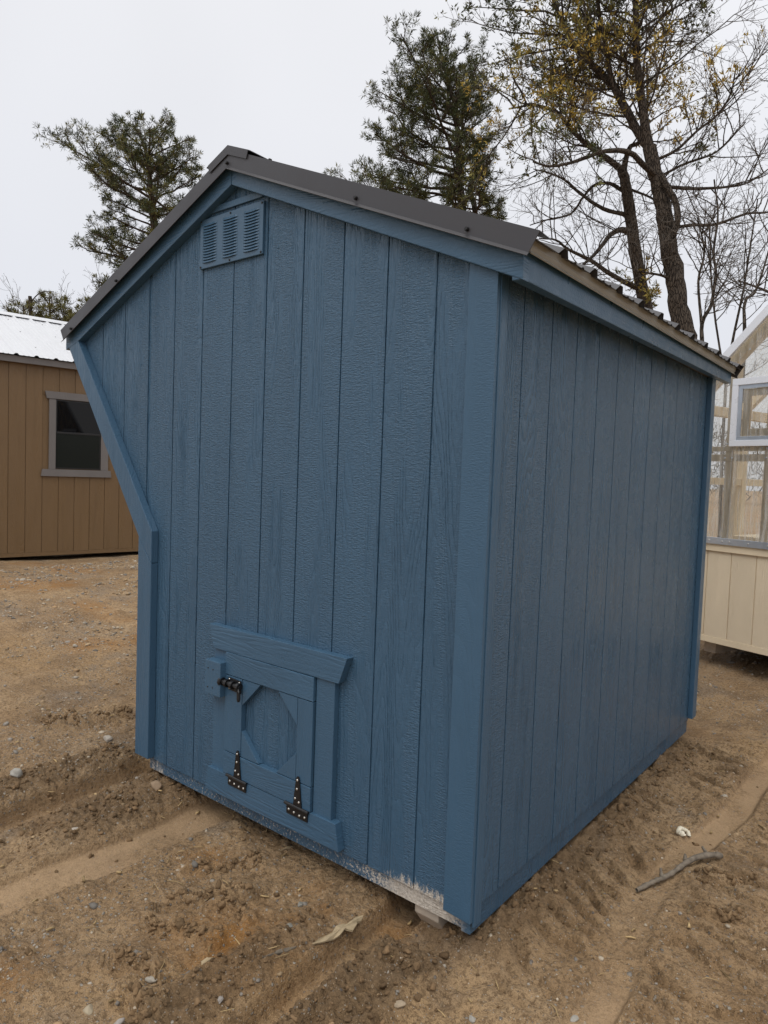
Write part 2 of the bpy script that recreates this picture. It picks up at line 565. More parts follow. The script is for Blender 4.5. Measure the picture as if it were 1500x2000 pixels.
def ground_fields(x, y):
    r = np.hypot(x + .5, y - .3)
    h = -.135 + .225 * ss(2.3, 6.5, r)
    h = h + .03 * ss(.0, .4, x) * (1 - ss(3, 5, r))
    nz = lambda s, sd: fbm(x, y, s, 3, sd) - .5
    wob = (vnoise(x, y, .35, 3) - .5) * .06
    xw = x + wob
    # skid and wheel bands pressed smooth, all along the y axis
    b1 = band(xw, -1.50, -1.31, .014) * (1 - ss(.1, .3, y)) * ss(-2.2, -.9, y) * .9
    bx = .33 + .05 * ss(.6, 2.2, y) * 2 + (vnoise(y, y * 0, .5, 12) - .5) * .06
    b2 = band(x - bx + wob * .6, -.055, .06, .014) * ss(-.6, -.1, y) * (1 - ss(3.2, 4.5, y)) * (.35 + .65 * ss(.3, .55, vnoise(x, y, .45, 31)))
    g1 = band(xw, -.41, -.29, .016) * (1 - ss(.2, .5, y)) * ss(-1.0, -.55, y)
    g2 = band(xw, -2.07, -1.90, .018) * (1 - ss(.3, .6, y)) * ss(-1.3, -.7, y)
    smooth = np.clip(b1 + b2 + g1 * .5 + g2 * .6, 0, 1) * (.45 + .5 * ss(.3, .6, fbm(x, y, .25, 3, 131)))
    h = h - .024 * b1 - .022 * b2 - .065 * g1 - .075 * g2
    # spoil: berm along the side wall, beside the skid grooves, and where the left skid bit in
    n1 = fbm(x, y, .22, 3, 21)
    ym = ss(-.12, .12, y) * (1 - ss(2.2, 2.6, y))
    berm = ym * np.exp(-(np.maximum(x - .0, 0) / (.085 + .05 * n1)) ** 2) * ss(-.25, -.03, x)
    h = h + berm * (.024 + .02 * n1) - .04 * np.exp(-((x + .22) ** 2 + (y + .02) ** 2) / .10 ** 2)
    e1 = band(x, -.28, -.04, .05) * ss(-1.15, -.8, y) * (1 - ss(-.14, -.03, y))
    e1b = band(x, -.60, -.42, .05) * ss(-1.1, -.75, y) * (1 - ss(.15, .3, y)) * (.35 + .65 * (1 - ss(-.5, -.1, y)))
    e2 = band(x, -1.86, -1.52, .07) * ss(-.75, -.35, y) * (1 - ss(.1, .3, y))
    e3 = band(x, -2.32, -2.09, .05) * ss(-.9, -.5, y) * (1 - ss(.05, .25, y))
    clod = np.clip(berm * .8 + (e1 * .9 + e1b * .8 + e2 * .75 + e3 * .75) * ss(.25, .6, fbm(x, y, .16, 3, 44) + .18), 0, 1)
    h = h + .035 * e1 * n1 + .03 * e1b * n1 + .06 * e2 * n1 + .045 * e3 * n1
    # tyre lugs each side of the wheel band
    ph = (y + .30 * x + .16 * (vnoise(x, y, .26, 77) - .5) + .03 * vnoise(x, y, .07, 78)) / .128
    saw = ph - np.floor(ph)
    lug = ss(0, .06, saw) * (1 - .55 * ss(.5, .72, saw)) * (1 - ss(.74, .92, saw))
    tm = (band(x, .06, bx - .09, .03) + band(x, bx + .1, .86, .04)) * ss(-.25, .1, y) * (1 - ss(2.2, 2.8, y))
    tm = tm * ss(.36, .6, fbm(x, y, .3, 3, 91) + .03)
    h = h + .036 * (lug - .6) * tm
    # undulation and crumb
    rough = np.clip(1 - .88 * smooth, 0, 1)
    near = 1 - ss(5, 9, r)
    h = h + .05 * nz(1.6, 1) + .024 * nz(.5, 2) + rough * (.026 * nz(.16, 3) + .013 * nz(.06, 4) * near + .012 * nz(.026, 5) * near)
    cr1 = ss(.42, .62, fbm(x, y, .33, 3, 101)) * rough * near
    cr2 = ss(.38, .6, fbm(x, y, .45, 3, 117)) * rough * near
    cm0 = (cr1 > .01) | (cr2 > .01)
    xc, yc = x[cm0], y[cm0]
    wx = xc + (vnoise(xc, yc, .02, 5) - .5) * .012; wy = yc + (vnoise(xc, yc, .02, 6) - .5) * .012
    h[cm0] = h[cm0] + cr1[cm0] * .012 * lumps(wx, wy, .024, 33) + cr2[cm0] * .013 * lumps(wx, wy, .045, 37) ** 1.5
    for pts, hh, w in CRACKS:
        w = w * 1.6; hh = hh * 1.25
        sel = (np.abs(x - pts[0][0]) < .6) & (np.abs(y - pts[0][1]) < .6)
        xs, ys = x[sel] + (fbm(x[sel], y[sel], .10, 2, 61) - .5) * .06, y[sel] + (fbm(x[sel], y[sel], .10, 2, 62) - .5) * .06
        bb = np.full(xs.shape, 9.0); sd = np.zeros(xs.shape)
        for (ax, ay), (bx_, by_) in zip(pts, pts[1:]):
            dx, dy = bx_ - ax, by_ - ay
            L2 = dx * dx + dy * dy
            t = np.clip(((xs - ax) * dx + (ys - ay) * dy) / L2, 0, 1)
            d = np.hypot(xs - ax - t * dx, ys - ay - t * dy)
            s_ = np.sign((ys - ay) * dx - (xs - ax) * dy)
            m_ = d < bb
            bb = np.where(m_, d, bb); sd = np.where(m_, s_, sd)
        f_ = ss(-.014, .014, sd * bb)
        amp = .45 + .55 * ss(.1, .5, vnoise(xs, ys, .09, 64))
        add = amp * (f_ * 1.35 * hh * np.exp(-(bb / w) ** 2) - (1 - f_) * hh * .55 * np.exp(-(bb / (w * .3)) ** 2))
        h[sel] = h[sel] + add
    cm = clod > .02
    if cm.any():
        xc, yc = x[cm], y[cm]
        h[cm] = h[cm] + clod[cm] * (.030 * lumps(xc, yc, .044, 3) + .026 * lumps(xc, yc, .024, 8) + .010 * lumps(xc, yc, .012, 18))
    org = np.zeros_like(x)
    for ox, oy, rr, a in ((-.62, -.47, .15, 1.), (-.55, -.33, .09, .8), (-1.12, -.18, .09, .6), (-.32, -.0, .08, .6), (-1.02, -1.0, .1, .6), (-.62, -.1, .07, .5), (-.5, -.12, .06, .6)):
        org = np.maximum(org, a * np.exp(-(((x - ox) + (vnoise(x, y, .09, 71) - .5) * .14) ** 2 + ((y - oy) + (vnoise(x, y, .09, 72) - .5) * .14) ** 2) / rr ** 2))
    org = np.maximum(org, .75 * ss(.58, .68, fbm(x, y, 1.1, 3, 88)) * ss(2.2, 3, r))
    grav = np.clip(.22 + .6 * ss(1.3, 2.1, -x) + .5 * ss(2.2, 3.5, r), 0, 1) * ss(.32, .62, fbm(x, y, .55, 3, 66) + .05)
    grav = np.maximum(grav, .45 * band(x, -1.3, -.9, .1) * (1 - ss(-.1, .2, y)))
    grav = grav * (1 - smooth) * (1 - .6 * clod)
    return h, clod, org, grav, smooth

def ground_z(x, y):
    x, y = np.atleast_1d(np.asarray(x, float)), np.atleast_1d(np.asarray(y, float))
    return ground_fields(x, y)[0]

def axis_coords(lo, hi, step, far, grow=1.06):
    a = list(np.arange(lo, hi, step))
    s, v = step, lo
    L = []
    while v > -far:
        s = min(s * grow, 12); v -= s; L.append(v)
    s, v = step, a[-1]
    Rr = []
    while v < far:
        s = min(s * grow, 12); v += s; Rr.append(v)
    return np.array(L[::-1] + a + Rr)

gx = axis_coords(-2.6, .95, .0070, 400)
gy = axis_coords(-1.15, 2.35, .0070, 400)
GX, GY = np.meshgrid(gx, gy)
gh, gclod, gorg, ggrav, gsmooth = ground_fields(GX.ravel(), GY.ravel())
nx, ny = len(gx), len(gy)
idx = np.arange(nx * ny).reshape(ny, nx)
gf = np.stack([idx[:-1, :-1], idx[:-1, 1:], idx[1:, 1:], idx[1:, :-1]], -1).reshape(-1, 4)
gme = fast_mesh('ground', np.stack([GX.ravel(), GY.ravel(), gh], 1), gf, True)
add_tint(gme, np.stack([gclod, gorg, ggrav, gsmooth], 1), 'zone')
g_o = obj('ground', gme, M['ground'])
g_o['kind'] = 'structure'

# ------------------------------------------------------------------ the blue shed
SH = (-.93, 1.15, -.05)
shed = root('blue_shed', 'glossy blue wooden shed with charcoal metal roof and slanted side', 'shed', SH)
APX, PITCH = -1.25, .42
GV = [-.252 - .2032 * k for k in range(12)]           # groove lines on the gable
GR = [.1510 + .2067 * k for k in range(11)]           # groove lines on the side wall
LEN = 2.433
hi = lambda x: 2.56 - PITCH * abs(x - APX)
def lo(x):
    return 0.0 if x > -1.86 else 1.07 + (-1.83 - x) * (.94 / .69)

# gable wall: backing board plus one plank per groove spacing
outline = [(-1.86, .002), (-.03, .002), (-.03, hi(-.03)), (APX, hi(APX)), (-2.5, hi(-2.5)), (-2.5, 1.99), (-1.86, 1.09)]
gable = prism('gable_wall', outline, .0056, .022, M['blue'], shed)
edges = [-.022] + GV
for a, b in zip(edges[1:], edges[:-1]):
    a2, b2 = a + .003, b - .003 if b < -.01 else b
    if b <= -1.86:
        a2 = max(a2, -2.51)
    elif a < -1.86:
        a2 = -1.855
    xs = [a2] + ([APX] if a2 < APX < b2 else []) + [b2]
    poly = [(x, lo(x)) for x in (a2, b2)] + [(x, hi(x)) for x in reversed(xs)]
    sprism('siding_plank', poly, 0.0, .0066, M['blue'], gable, 'y', .0011)

# far gable, inner side and slanted side: same section closed up
prism('rear_wall', outline, LEN - .03, LEN - .012, M['blue'], shed)
prism('slanted_side_wall', [(-1.862, 0.0), (-1.845, 0.0), (-1.845, 1.08), (-2.49, 1.985), (-2.507, 1.985), (-1.862, 1.085)], .022, LEN - .03, M['blue'], shed)
box('floor', -1.84, -.064, .046, LEN - .03, -.045, -.006, M['dark'], shed)

side = box('side_wall', -.040, -.0236, .024, LEN - .031, .030, 1.998, M['blue'], shed)
ed = [.0445] + GR + [LEN - .03]
for a, b in zip(ed[:-1], ed[1:]):
    a2 = a + (.003 if a > .05 else 0); b2 = b - (.003 if b < 2.35 else 0)
    sprism('siding_plank', [(a2, .028), (b2, .028), (b2, 1.994), (a2, 1.994)], -.0246, -.018, M['blue'], side, 'x', .0011)
prism('side_skirt_board', [(.0, -.058), (2.40, -.058), (2.40, .0275), (.0, .0275)], -.062, -.029, M['blue'], shed, 'x', .002)
box('front_skirt_board', -1.825, -.0295, .012, .045, -.058, -.0005, M['blue'], shed, .002)

# corner boards
prism('corner_board', [(-.121, -.006), (-.020, -.012), (-.020, 1.998), (-.121, 2.042)], -.0185, -.0005, M['blue_trim'], shed, 'y', .002)
prism('corner_board', [(.0003, -.030), (.0438, -.030), (.0438, 1.996), (.0003, 1.996)], -.0243, -.0162, M['blue_trim'], shed, 'x', .002)
prism('corner_board', [(2.357, .035), (2.433, .035), (2.433, 1.995), (2.357, 1.995)], -.0175, .010, M['blue_trim'], shed, 'x', .003)
prism('slanted_trim_board', [(-2.570, 2.002), (-2.468, 2.019), (-1.768, 1.082), (-1.768, .935), (-1.876, 1.055)], -.038, -.0006, M['blue_trim'], shed, 'y', .003)
prism('vertical_trim_board', [(-1.877, 1.051), (-1.769, .931), (-1.769, .012), (-1.877, .012)], -.037, -.0007, M['blue_trim'], shed, 'y', .003)

# rake boards
def rz(x, d):
    return 2.612 - d - PITCH * abs(x - APX)
prism('rake_board', [(APX - .001, rz(APX, 0)), (-2.588, rz(-2.588, 0)), (-2.588, 1.976), (-2.468, rz(-2.468, .092)), (APX - .001, rz(APX, .092))], -.039, -.0008, M['blue_rake'], shed, 'y', .003)
prism('rake_board', [(APX + .001, rz(APX, 0)), (.0715, rz(.0715, 0)), (.0715, 1.951), (APX + .001, rz(APX, .092))], -.0385, -.0009, M['blue_rake'], shed, 'y', .003)

# eave fascia, soffit, drip edge
prism('fascia_board', [(-.0365, 1.953), (2.51, 1.974), (2.51, 2.056), (-.0365, 2.050)], .036, .0705, M['blue_rake'], shed, 'x', .003)
prism('soffit_board', [(.0, 2.000), (2.50, 2.000), (2.50, 2.012), (.0, 2.012)], -.038, .0355, M['soffit'], shed, 'x')
de = bmesh.new()
pr = [(.072, 2.066), (.090, 2.062), (.086, 2.042), (.080, 2.032), (.088, 2.024), (.091, 2.026), (.084, 2.034), (.090, 2.044), (.095, 2.066), (.072, 2.070)]
prism_bm(pr, -.03, 2.51, 'y', 0, de)
obj('drip_edge', to_me('drip_edge', de), M['drip'], shed)

# roof: ribbed sheets, ridge cap, rake trim
def rib_section(y0, y1, first, step, rh=.021):
    """(y, height) outline of a ribbed sheet running across y"""
    pts = [(y0, 0)]
    c = first
    while c < y1 - .04:
        if c - .036 > y0:
            pts += [(c - .034, 0), (c - .012, rh), (c + .012, rh), (c + .034, 0)]
            for q in (.085, .145):
                if c + q + .02 < y1:
                    pts += [(c + q - .012, 0), (c + q - .005, .004), (c + q + .005, .004), (c + q + .012, 0)]
        c += step
    pts.append((y1, 0))
    return pts

def roof_sheet(name, xa, za, xb, zb, y0, y1, first, mat, parent, flip=False, th=.0012, step=.2286):
    sec = rib_section(y0, y1, first, step)
    d = Vector((xb - xa, 0, zb - za)).normalized()
    nrm = Vector((-d.z, 0, d.x))
    if nrm.z < 0:
        nrm = -nrm
    V, F = [], []
    for t in (0, 1):
        p = Vector((xa, 0, za)) if t == 0 else Vector((xb, 0, zb))
        for lay in (0, th):
            for y, hgt in sec:
                v = p + nrm * (hgt + lay); V.append((v.x, y, v.z))
    n = len(sec)
    for i in range(n - 1):
        F.append((n + i, n + i + 1, 3 * n + i + 1, 3 * n + i))
        F.append((i, 2 * n + i, 2 * n + i + 1, i + 1))
        F.append((i, i + 1, n + i + 1, n + i))
        F.append((2 * n + i, 3 * n + i, 3 * n + i + 1, 2 * n + i + 1))
    F += [(0, n, 3 * n, 2 * n), (n - 1, 3 * n - 1, 4 * n - 1, 2 * n - 1)]
    me = mesh(name, V, F)
    bm = bmesh.new(); bm.from_mesh(me); bmesh.ops.recalc_face_normals(bm, faces=bm.faces); bm.to_mesh(me); bm.free()
    return me

roof = prism('roof', [(-2.58, 2.617 - .42 * 1.33), (APX, 2.617), (.070, 2.617 - .42 * 1.32), (.070, 2.606 - .42 * 1.32), (APX, 2.606), (-2.58, 2.606 - .42 * 1.33)], .004, 2.51, M['soffit'], shed)
RZ0 = 2.6255
sub('roof_sheet', roof_sheet('roof_sheet', APX, RZ0, .116, RZ0 - .42 * 1.366, -.05, 2.532, .127, M['roof'], roof, step=.2324), M['roof'], roof)
sub('roof_sheet', roof_sheet('roof_sheet', APX, RZ0, -2.61, RZ0 - .42 * 1.36, -.05, 2.532, .127, M['roof'], roof, step=.2324), M['roof'], roof)

def rake_trim(x_end, y_face, out, roofz=2.652):
    """folded rake flashing: vertical face with a kicked hem, flange on top of the sheet"""
    s = 1 if x_end > APX else -1
    V = []
    inset = .032 * s
    for x, cut in ((APX, 0), (x_end, 1)):
        zt = roofz - PITCH * abs(x - APX)
        bx = x - inset * cut
        zb_ = roofz - PITCH * abs(bx - APX)
        V += [(x, y_face - out * .075, zt - .004), (x, y_face, zt), (bx, y_face, zb_ - .068), (bx, y_face + out * .012, zb_ - .079),
              (bx, y_face + out * .011, zb_ - .0805), (bx, y_face - out * .002, zb_ - .0685), (x, y_face - out * .002, zt - .0025), (x, y_face - out * .075, zt - .0062)]
    F = [(i, (i + 1) % 8, 8 + (i + 1) % 8, 8 + i) for i in range(8)] + [tuple(range(8)), tuple(range(15, 7, -1))]
    me = mesh('rake_trim', V, F)
    bm = bmesh.new(); bm.from_mesh(me); bmesh.ops.recalc_face_normals(bm, faces=bm.faces); bm.to_mesh(me); bm.free()
    return me
for xe in (.128, -2.615):
    sub('rake_trim', rake_trim(xe, -.056, -1), M['roof'], roof)
    sub('rake_trim', rake_trim(xe, 2.538, 1), M['roof'], roof)
# ridge cap with its folded front tab
cap = bmesh.new()
cz = lambda x, o: 2.666 + o - .40 * abs(x - APX)
cp = [(APX - .135, cz(APX - .135, 0)), (APX, cz(APX, 0)), (APX + .135, cz(APX + .135, 0)), (APX + .135, cz(APX + .135, -.003)), (APX, cz(APX, -.003)), (APX - .135, cz(APX - .135, -.003))]
prism_bm(cp, -.060, 2.54, 'y', 0, cap)
tb = [(APX - .125, cz(APX - .125, .0)), (APX, cz(APX, 0)), (APX + .125, cz(APX + .125, .0)), (APX + .115, cz(APX + .115, -.036)), (APX, cz(APX, -.036)), (APX - .115, cz(APX - .115, -.036))]
prism_bm(tb, -.0615, -.0595, 'y', 0, cap)
sub('ridge_cap', to_me('ridge_cap', cap), M['roof'], roof)
for x in (-2.50, -2.07, APX - .004, -.56, -.11):
    screw('screw', (x, -.057, 2.652 - PITCH * abs(x - APX) - .052), (0, -1, 0), .0068, .010, M['black'], roof)
for k in range(9):
    screw('screw', (APX + .115, .06 + .2286 * k, cz(APX + .115, .001)), (.38, 0, .92), .008, .008, M['black'], roof)

# gable vent: plate with three columns of louvres
box('vent_header_strip', -1.475, -1.095, -.0095, -.0002, 2.449, 2.474, M['blue_trim'], shed, .0015)
vb = bmesh.new()
VX0, VX1, VZ0, VZ1 = -1.484, -1.083, 2.227, 2.432
vent = box('gable_vent', VX0, VX1, -.012, -.0004, VZ0, VZ1, M['blue_metal'], shed, .0022)
lz0, lz1, nl = VZ0 + .022, VZ1 - .020, 14
lw = .097
lme = None
for cx in (-1.416, -1.2835, -1.151):
    for i in range(nl):
        z = lz0 + (lz1 - lz0) * (i + .5) / nl
        if lme is None:
            V, F = [], []
            st = (lz1 - lz0) / nl
            nseg = 7
            for j in range(nseg):
                u = j / (nseg - 1) * 2 - 1
                bow = (1 - u * u)
                e = max(0.0, 1 - abs(u) ** 6)
                V += [(u * lw / 2, -.0005, st * .56 - .002 * bow), (u * lw / 2, -.0058 * e - .0005, -st * .33 - .003 * bow), (u * lw / 2, -.0046 * e - .0003, -st * .39 - .003 * bow), (u * lw / 2, -.0004, -st * .15 - .002 * bow)]
            for j in range(nseg - 1):
                for q in range(4):
                    F.append((4 * j + q, 4 * j + (q + 1) % 4, 4 * j + 4 + (q + 1) % 4, 4 * j + 4 + q))
            F += [(0, 1, 2, 3), tuple(4 * (nseg - 1) + q for q in (3, 2, 1, 0))]
            lme = mesh('louvre', V, F)
            bm = bmesh.new(); bm.from_mesh(lme); bmesh.ops.recalc_face_normals(bm, faces=bm.faces); bm.to_mesh(lme); bm.free()
            lme.materials.append(M['blue_metal'])
        o = sub('louvre', lme, None, vent)
        o.location = (cx, -.0118, z)
for x in (VX0 + .008, (VX0 + VX1) / 2, VX1 - .008):
    for z in (VZ0 + .008, VZ1 - .008):
        screw('screw', (x, -.0118, z), (0, -1, 0), .0042, .004, M['frame_blk'], vent)

# little door: casings, head board, sill board, rails, stiles, octagon fillets
TY = -.019
box('door_casing', -1.312, -1.2235, TY, -.0006, .112, .628, M['blue_trim'], shed, .0015)
box('door_casing', -.7035, -.613, TY - .006, -.0006, .112, .632, M['blue_trim'], shed, .0015)
prism('door_head_board', [(-1.334, .726), (-.551, .728), (-.588, .630), (-1.302, .628)], -.034, -.0005, M['blue_rake'], shed, 'y', .002)
prism('door_sill_board', [(-1.322, .114), (-.583, .117), (-.563, .020), (-1.338, .014)], -.034, -.0005, M['blue_rake'], shed, 'y', .002)
door = box('small_door', -1.2195, -.7075, -.0085, -.0007, .118, .628, M['blue_trim'], shed)
for a, b in ((-1.2175, -1.067), (-1.060, -.862), (-.855, -.7095)):
    sbox('siding_plank', a, b, -.0105, -.008, .120, .626, M['blue'], door, .001)
DY = -.036
sbox('door_rail', -1.2175, -.7095, DY, -.0106, .5355, .627, M['blue_rake'], door, .0018)
sbox('door_rail', -1.2175, -.7095, DY, -.0106, .119, .2115, M['blue_rake'], door, .0018)
sbox('door_stile', -1.2175, -1.111, DY + .0008, -.0106, .2145, .5325, M['blue_trim'], door, .0018)
sbox('door_stile', -.789, -.7095, DY + .0008, -.0106, .2145, .5325, M['blue_trim'], door, .0018)
L, R_, B_, T_, c_ = -1.1085, -.792, .2145, .5325, .106
for poly in ([(L, T_), (L + c_, T_), (L, T_ - c_)], [(R_, T_), (R_, T_ - c_), (R_ - c_, T_)],
             [(L, B_), (L, B_ + c_), (L + c_, B_)], [(R_, B_), (R_ - c_, B_), (R_, B_ + c_)]):
    sprism('corner_fillet', poly, DY + .0022, -.0107, M['blue_trim'], door, 'y', .0012)
latch_block = box('latch_block', -1.316, -1.215, -.064, -.0195, .440, .584, M['blue_trim'], shed, .003)
for x, z in ((-1.295, .55), (-1.262, .548), (-1.295, .47), (-1.262, .472)):
    screw('screw', (x, -.0635, z), (0, -1, 0), .0035, .002, M['frame_blk'], latch_block)
latch = bmesh.new()
prism_bm([(-1.190, .478), (-1.112, .474), (-1.112, .525), (-1.190, .528)], -.0415, -.0362, 'y', .001, latch)   # plate
cyl_bm((-1.222, -.050, .506), (1, 0, -.03), .0095, .120, 12, 0, latch)                                       # bolt
for x in (-1.196, -1.160, -1.122):
    cyl_bm((x, -.050, .5045), (1, 0, -.03), .0165, .014, 12, 0, latch)                                       # keepers
cyl_bm((-1.226, -.050, .506), (1, 0, 0), .021, .012, 12, .5, latch)
cyl_bm((-1.112, -.053, .502), (.55, -.35, -.5), .0045, .030, 8, 0, latch)
cyl_bm((-1.097, -.0635, .490), (.08, -.05, -1), .0075, .038, 10, .4, latch)
lat = obj('slide_latch', to_me('slide_latch', latch), M['black'], shed)
for x, z in ((-1.182, .522), (-1.120, .518), (-1.182, .484), (-1.120, .481)):
    screw('screw', (x, -.0415, z), (0, -1, 0), .0035, .003, M['screw'], lat)
for hx in (-1.122, -.772):
    hb = bmesh.new()
    prism_bm([(hx - .021, .124), (hx + .023, .122), (hx + .0085, .228), (hx + .004, .237), (hx - .004, .237), (hx - .0085, .228)], -.0420, -.0363, 'y', .0012, hb)
    prism_bm([(hx - .058, .080), (hx + .054, .078), (hx + .054, .114), (hx - .058, .116)], -.0395, -.0342, 'y', .0012, hb)
    cyl_bm((hx - .066, -.041, .119), (1, 0, -.015), .0062, .126, 10, 0, hb)
    ho = obj('strap_hinge', to_me('strap_hinge', hb), M['black'], shed)
    for x, z, y in ((hx, .224, -.0420), (hx - .001, .190, -.0420), (hx - .009, .152, -.0420), (hx + .011, .142, -.0420), (hx - .044, .098, -.0395), (hx - .016, .094, -.0395), (hx + .013, .091, -.0395), (hx + .041, .093, -.0395)):
        screw('screw', (x, y, z), (0, -1, 0), .0045, .003, M['screw'], ho)
# skids
for x0, x1, y0 in ((-.268, -.170, .035), (-1.800, -1.700, .05), (-1.05, -.95, .30)):
    prism('skid', [(y0, -.10), (y0 + .05, -.165), (2.41, -.165), (2.41, -.059), (y0, -.059)], x0, x1, M['skid'], shed, 'x', .004)

# ------------------------------------------------------------------ tan shed with white roof
tan = root('tan_shed', 'tan wooden shed with white metal roof and grey-trimmed window', 'shed', (-8.2426, 1.9972, 0.0), math.atan2(.98728, .15902), local=True)
TS0, TS1 = -3.4, 4.2
tw = box('front_wall', TS0, TS1, .008, .03, .202, 2.66, M['tan'], tan)
g = .035 - .2032 * 17
while g < TS1:
    a, b = max(g + .0035, TS0), min(g + .2032 - .0035, TS1)
    if b - a > .02:
        def pl(z0, z1, a=a, b=b):
            sbox('siding_plank', a, b, 0, .0085, z0, z1, M['tan'], tw, .001)
        if b < .52 or a > 1.29:
            pl(.2, 2.65)
        else:
            pl(.2, 1.25); pl(2.28, 2.65)
    g += .2032
box('skirt_board', TS0, TS1, -.004, .03, .150, .199, M['tan'], tan)
box('rear_wall', TS0, TS1, 4.2, 4.22, .15, 2.66, M['tan'], tan)
for s in (TS0 + .001, TS1 - .021):
    prism('end_wall', [(.031, .15), (4.199, .15), (4.199, 2.66), (2.1, 3.56), (.031, 2.66)], s, s + .02, M['tan'], tan, 'x')
box('floor', TS0 + .03, TS1 - .03, .05, 4.18, .14, .16, M['dark'], tan)
for w0 in (.5, 1.7, 2.9, 4.0):
    box('skid', TS0 + .05, TS1 - .05, w0 - .05, w0 + .05, .02, .139, M['skid'], tan)
box('fascia_board', TS0 - .1, TS1 + .1, -.085, -.05, 2.640, 2.722, M['grey_trim'], tan, .003)
box('fascia_board', TS0 - .1, TS1 + .1, 4.27, 4.30, 2.640, 2.722, M['grey_trim'], tan, .003)
tr = prism('roof', [(-.05, 2.715), (2.1, 3.61), (4.27, 2.715), (4.27, 2.70), (2.1, 3.59), (-.05, 2.70)], TS0 - .08, TS1 + .08, M['grey_trim'], tan, 'x')
def roof_sheet_w(name, wa, za, wb, zb, s0, s1, first, step):
    me = roof_sheet(name, wa, za, wb, zb, s0, s1, first, None, None, step=step)
    co = np.empty(len(me.vertices) * 3); me.vertices.foreach_get('co', co)
    co = co.reshape(-1, 3)[:, [1, 0, 2]]
    me.vertices.foreach_set('co', co.ravel())
    me.flip_normals(); me.update()
    return me
f0 = .094 - .2357 * 15
sub('roof_sheet', roof_sheet_w('roof_sheet', 2.1, 3.635, -.12, 2.728, TS0 - .1, TS1 + .1, f0, .2357), M['white_roof'], tr)
sub('roof_sheet', roof_sheet_w('roof_sheet', 2.1, 3.635, 4.32, 2.728, TS0 - .1, TS1 + .1, f0, .2357), M['white_roof'], tr)
sprism('ridge_cap', [(1.93, 3.592), (2.1, 3.668), (2.27, 3.592), (2.27, 3.589), (2.1, 3.664), (1.93, 3.589)], TS0 - .12, TS1 + .12, M['white_roof'], tr, 'x')
for sx in np.arange(f0 + .115, TS1, .2357 * 2):
    for w in (.35, 1.1, 1.75):
        screw('screw', (float(sx), w, 2.728 + (w + .12) * .4086 + .002), (0, -.38, .92), .007, .006, M['grey_trim'], tr)
win = box('window', .592, 1.198, -.004, .0075, 1.31, 2.226, M['frame_blk'], tan)
sbox('casing', .516, .600, -.022, -.0045, 1.302, 2.229, M['grey_trim'], win, .002)
sbox('casing', 1.193, 1.292, -.022, -.0045, 1.302, 2.229, M['grey_trim'], win, .002)
sprism('head_board', [(.461, 2.325), (1.345, 2.325), (1.322, 2.231), (.485, 2.231)], -.030, -.0045, M['grey_trim'], win, 'y', .002)
sprism('sill_board', [(.436, 1.30), (1.325, 1.30), (1.337, 1.207), (.423, 1.207)], -.030, -.0005, M['grey_trim'], win, 'y', .002)
sbox('upper_pane', .620, 1.175, -.008, -.0042, 1.80, 2.21, M['glass_hi'], win)
sbox('lower_pane', .612, 1.175, -.010, -.0042, 1.33, 1.785, M['glass_lo'], win)
sbox('meeting_rail', .602, 1.190, -.016, -.0085, 1.778, 1.803, M['frame_blk'], win, .002)

# ------------------------------------------------------------------ greenhouse
gh_ = root('greenhouse', 'cream wooden greenhouse with clear plastic panels and white window', 'greenhouse', (-.2018, 4.0771, 0.0), math.atan2(-.32814, .94463), local=True)
S0, S1, SA, D = -.43, 2.13, .85, 3.0
RS = .967
rk = lambda s: 2.428 + RS * (.101 + SA) - RS * abs(s - SA)      # underside line of the roof edge
fw = box('knee_wall', S0, S1, .008, .03, .182, .868, M['cream'], gh_)
g = .008 - .2 * 3
while g < S1:
    a, b = max(g + .0035, S0), min(g + .2 - .0035, S1)
    if b - a > .02:
        sbox('siding_plank', a, b, 0, .0085, .181, .866, M['cream'], fw, .001)
    g += .2
box('skirt_board', S0, S1, -.004, .03, .130, .1795, M['cream_wood'], gh_, .002)
box('knee_wall', S0, S1, D - .03, D, .130, .868, M['cream'], gh_)
for s in (S0 + .001, S1 - .031):
    box('knee_wall', s, s + .03, .031, D - .031, .130, .866, M['cream'], gh_)
box('floor', S0 + .04, S1 - .04, .04, D - .04, .12, .15, M['skid'], gh_)
for s in (-.2, 1.0, 1.9):
    box('skid', s - .05, s + .05, .12, D - .05, .02, .119, M['skid'], gh_)
# plates on the knee walls and flashing
box('ledge_board', S0 - .005, S1 + .005, -.016, .09, .869, .926, M['cream_wood'], gh_, .002)
box('ledge_board', S0, S1, D - .12, D, .869, .926, M['cream_wood'], gh_, .002)
for s in (S0, S1 - .09):
    box('ledge_board', s, s + .09, .091, D - .121, .870, .925, M['cream_wood'], gh_, .002)
box('ledge_flashing', S0 - .006, S1 + .006, -.030, -.0165, .927, .980, M['zinc'], gh_, .002)
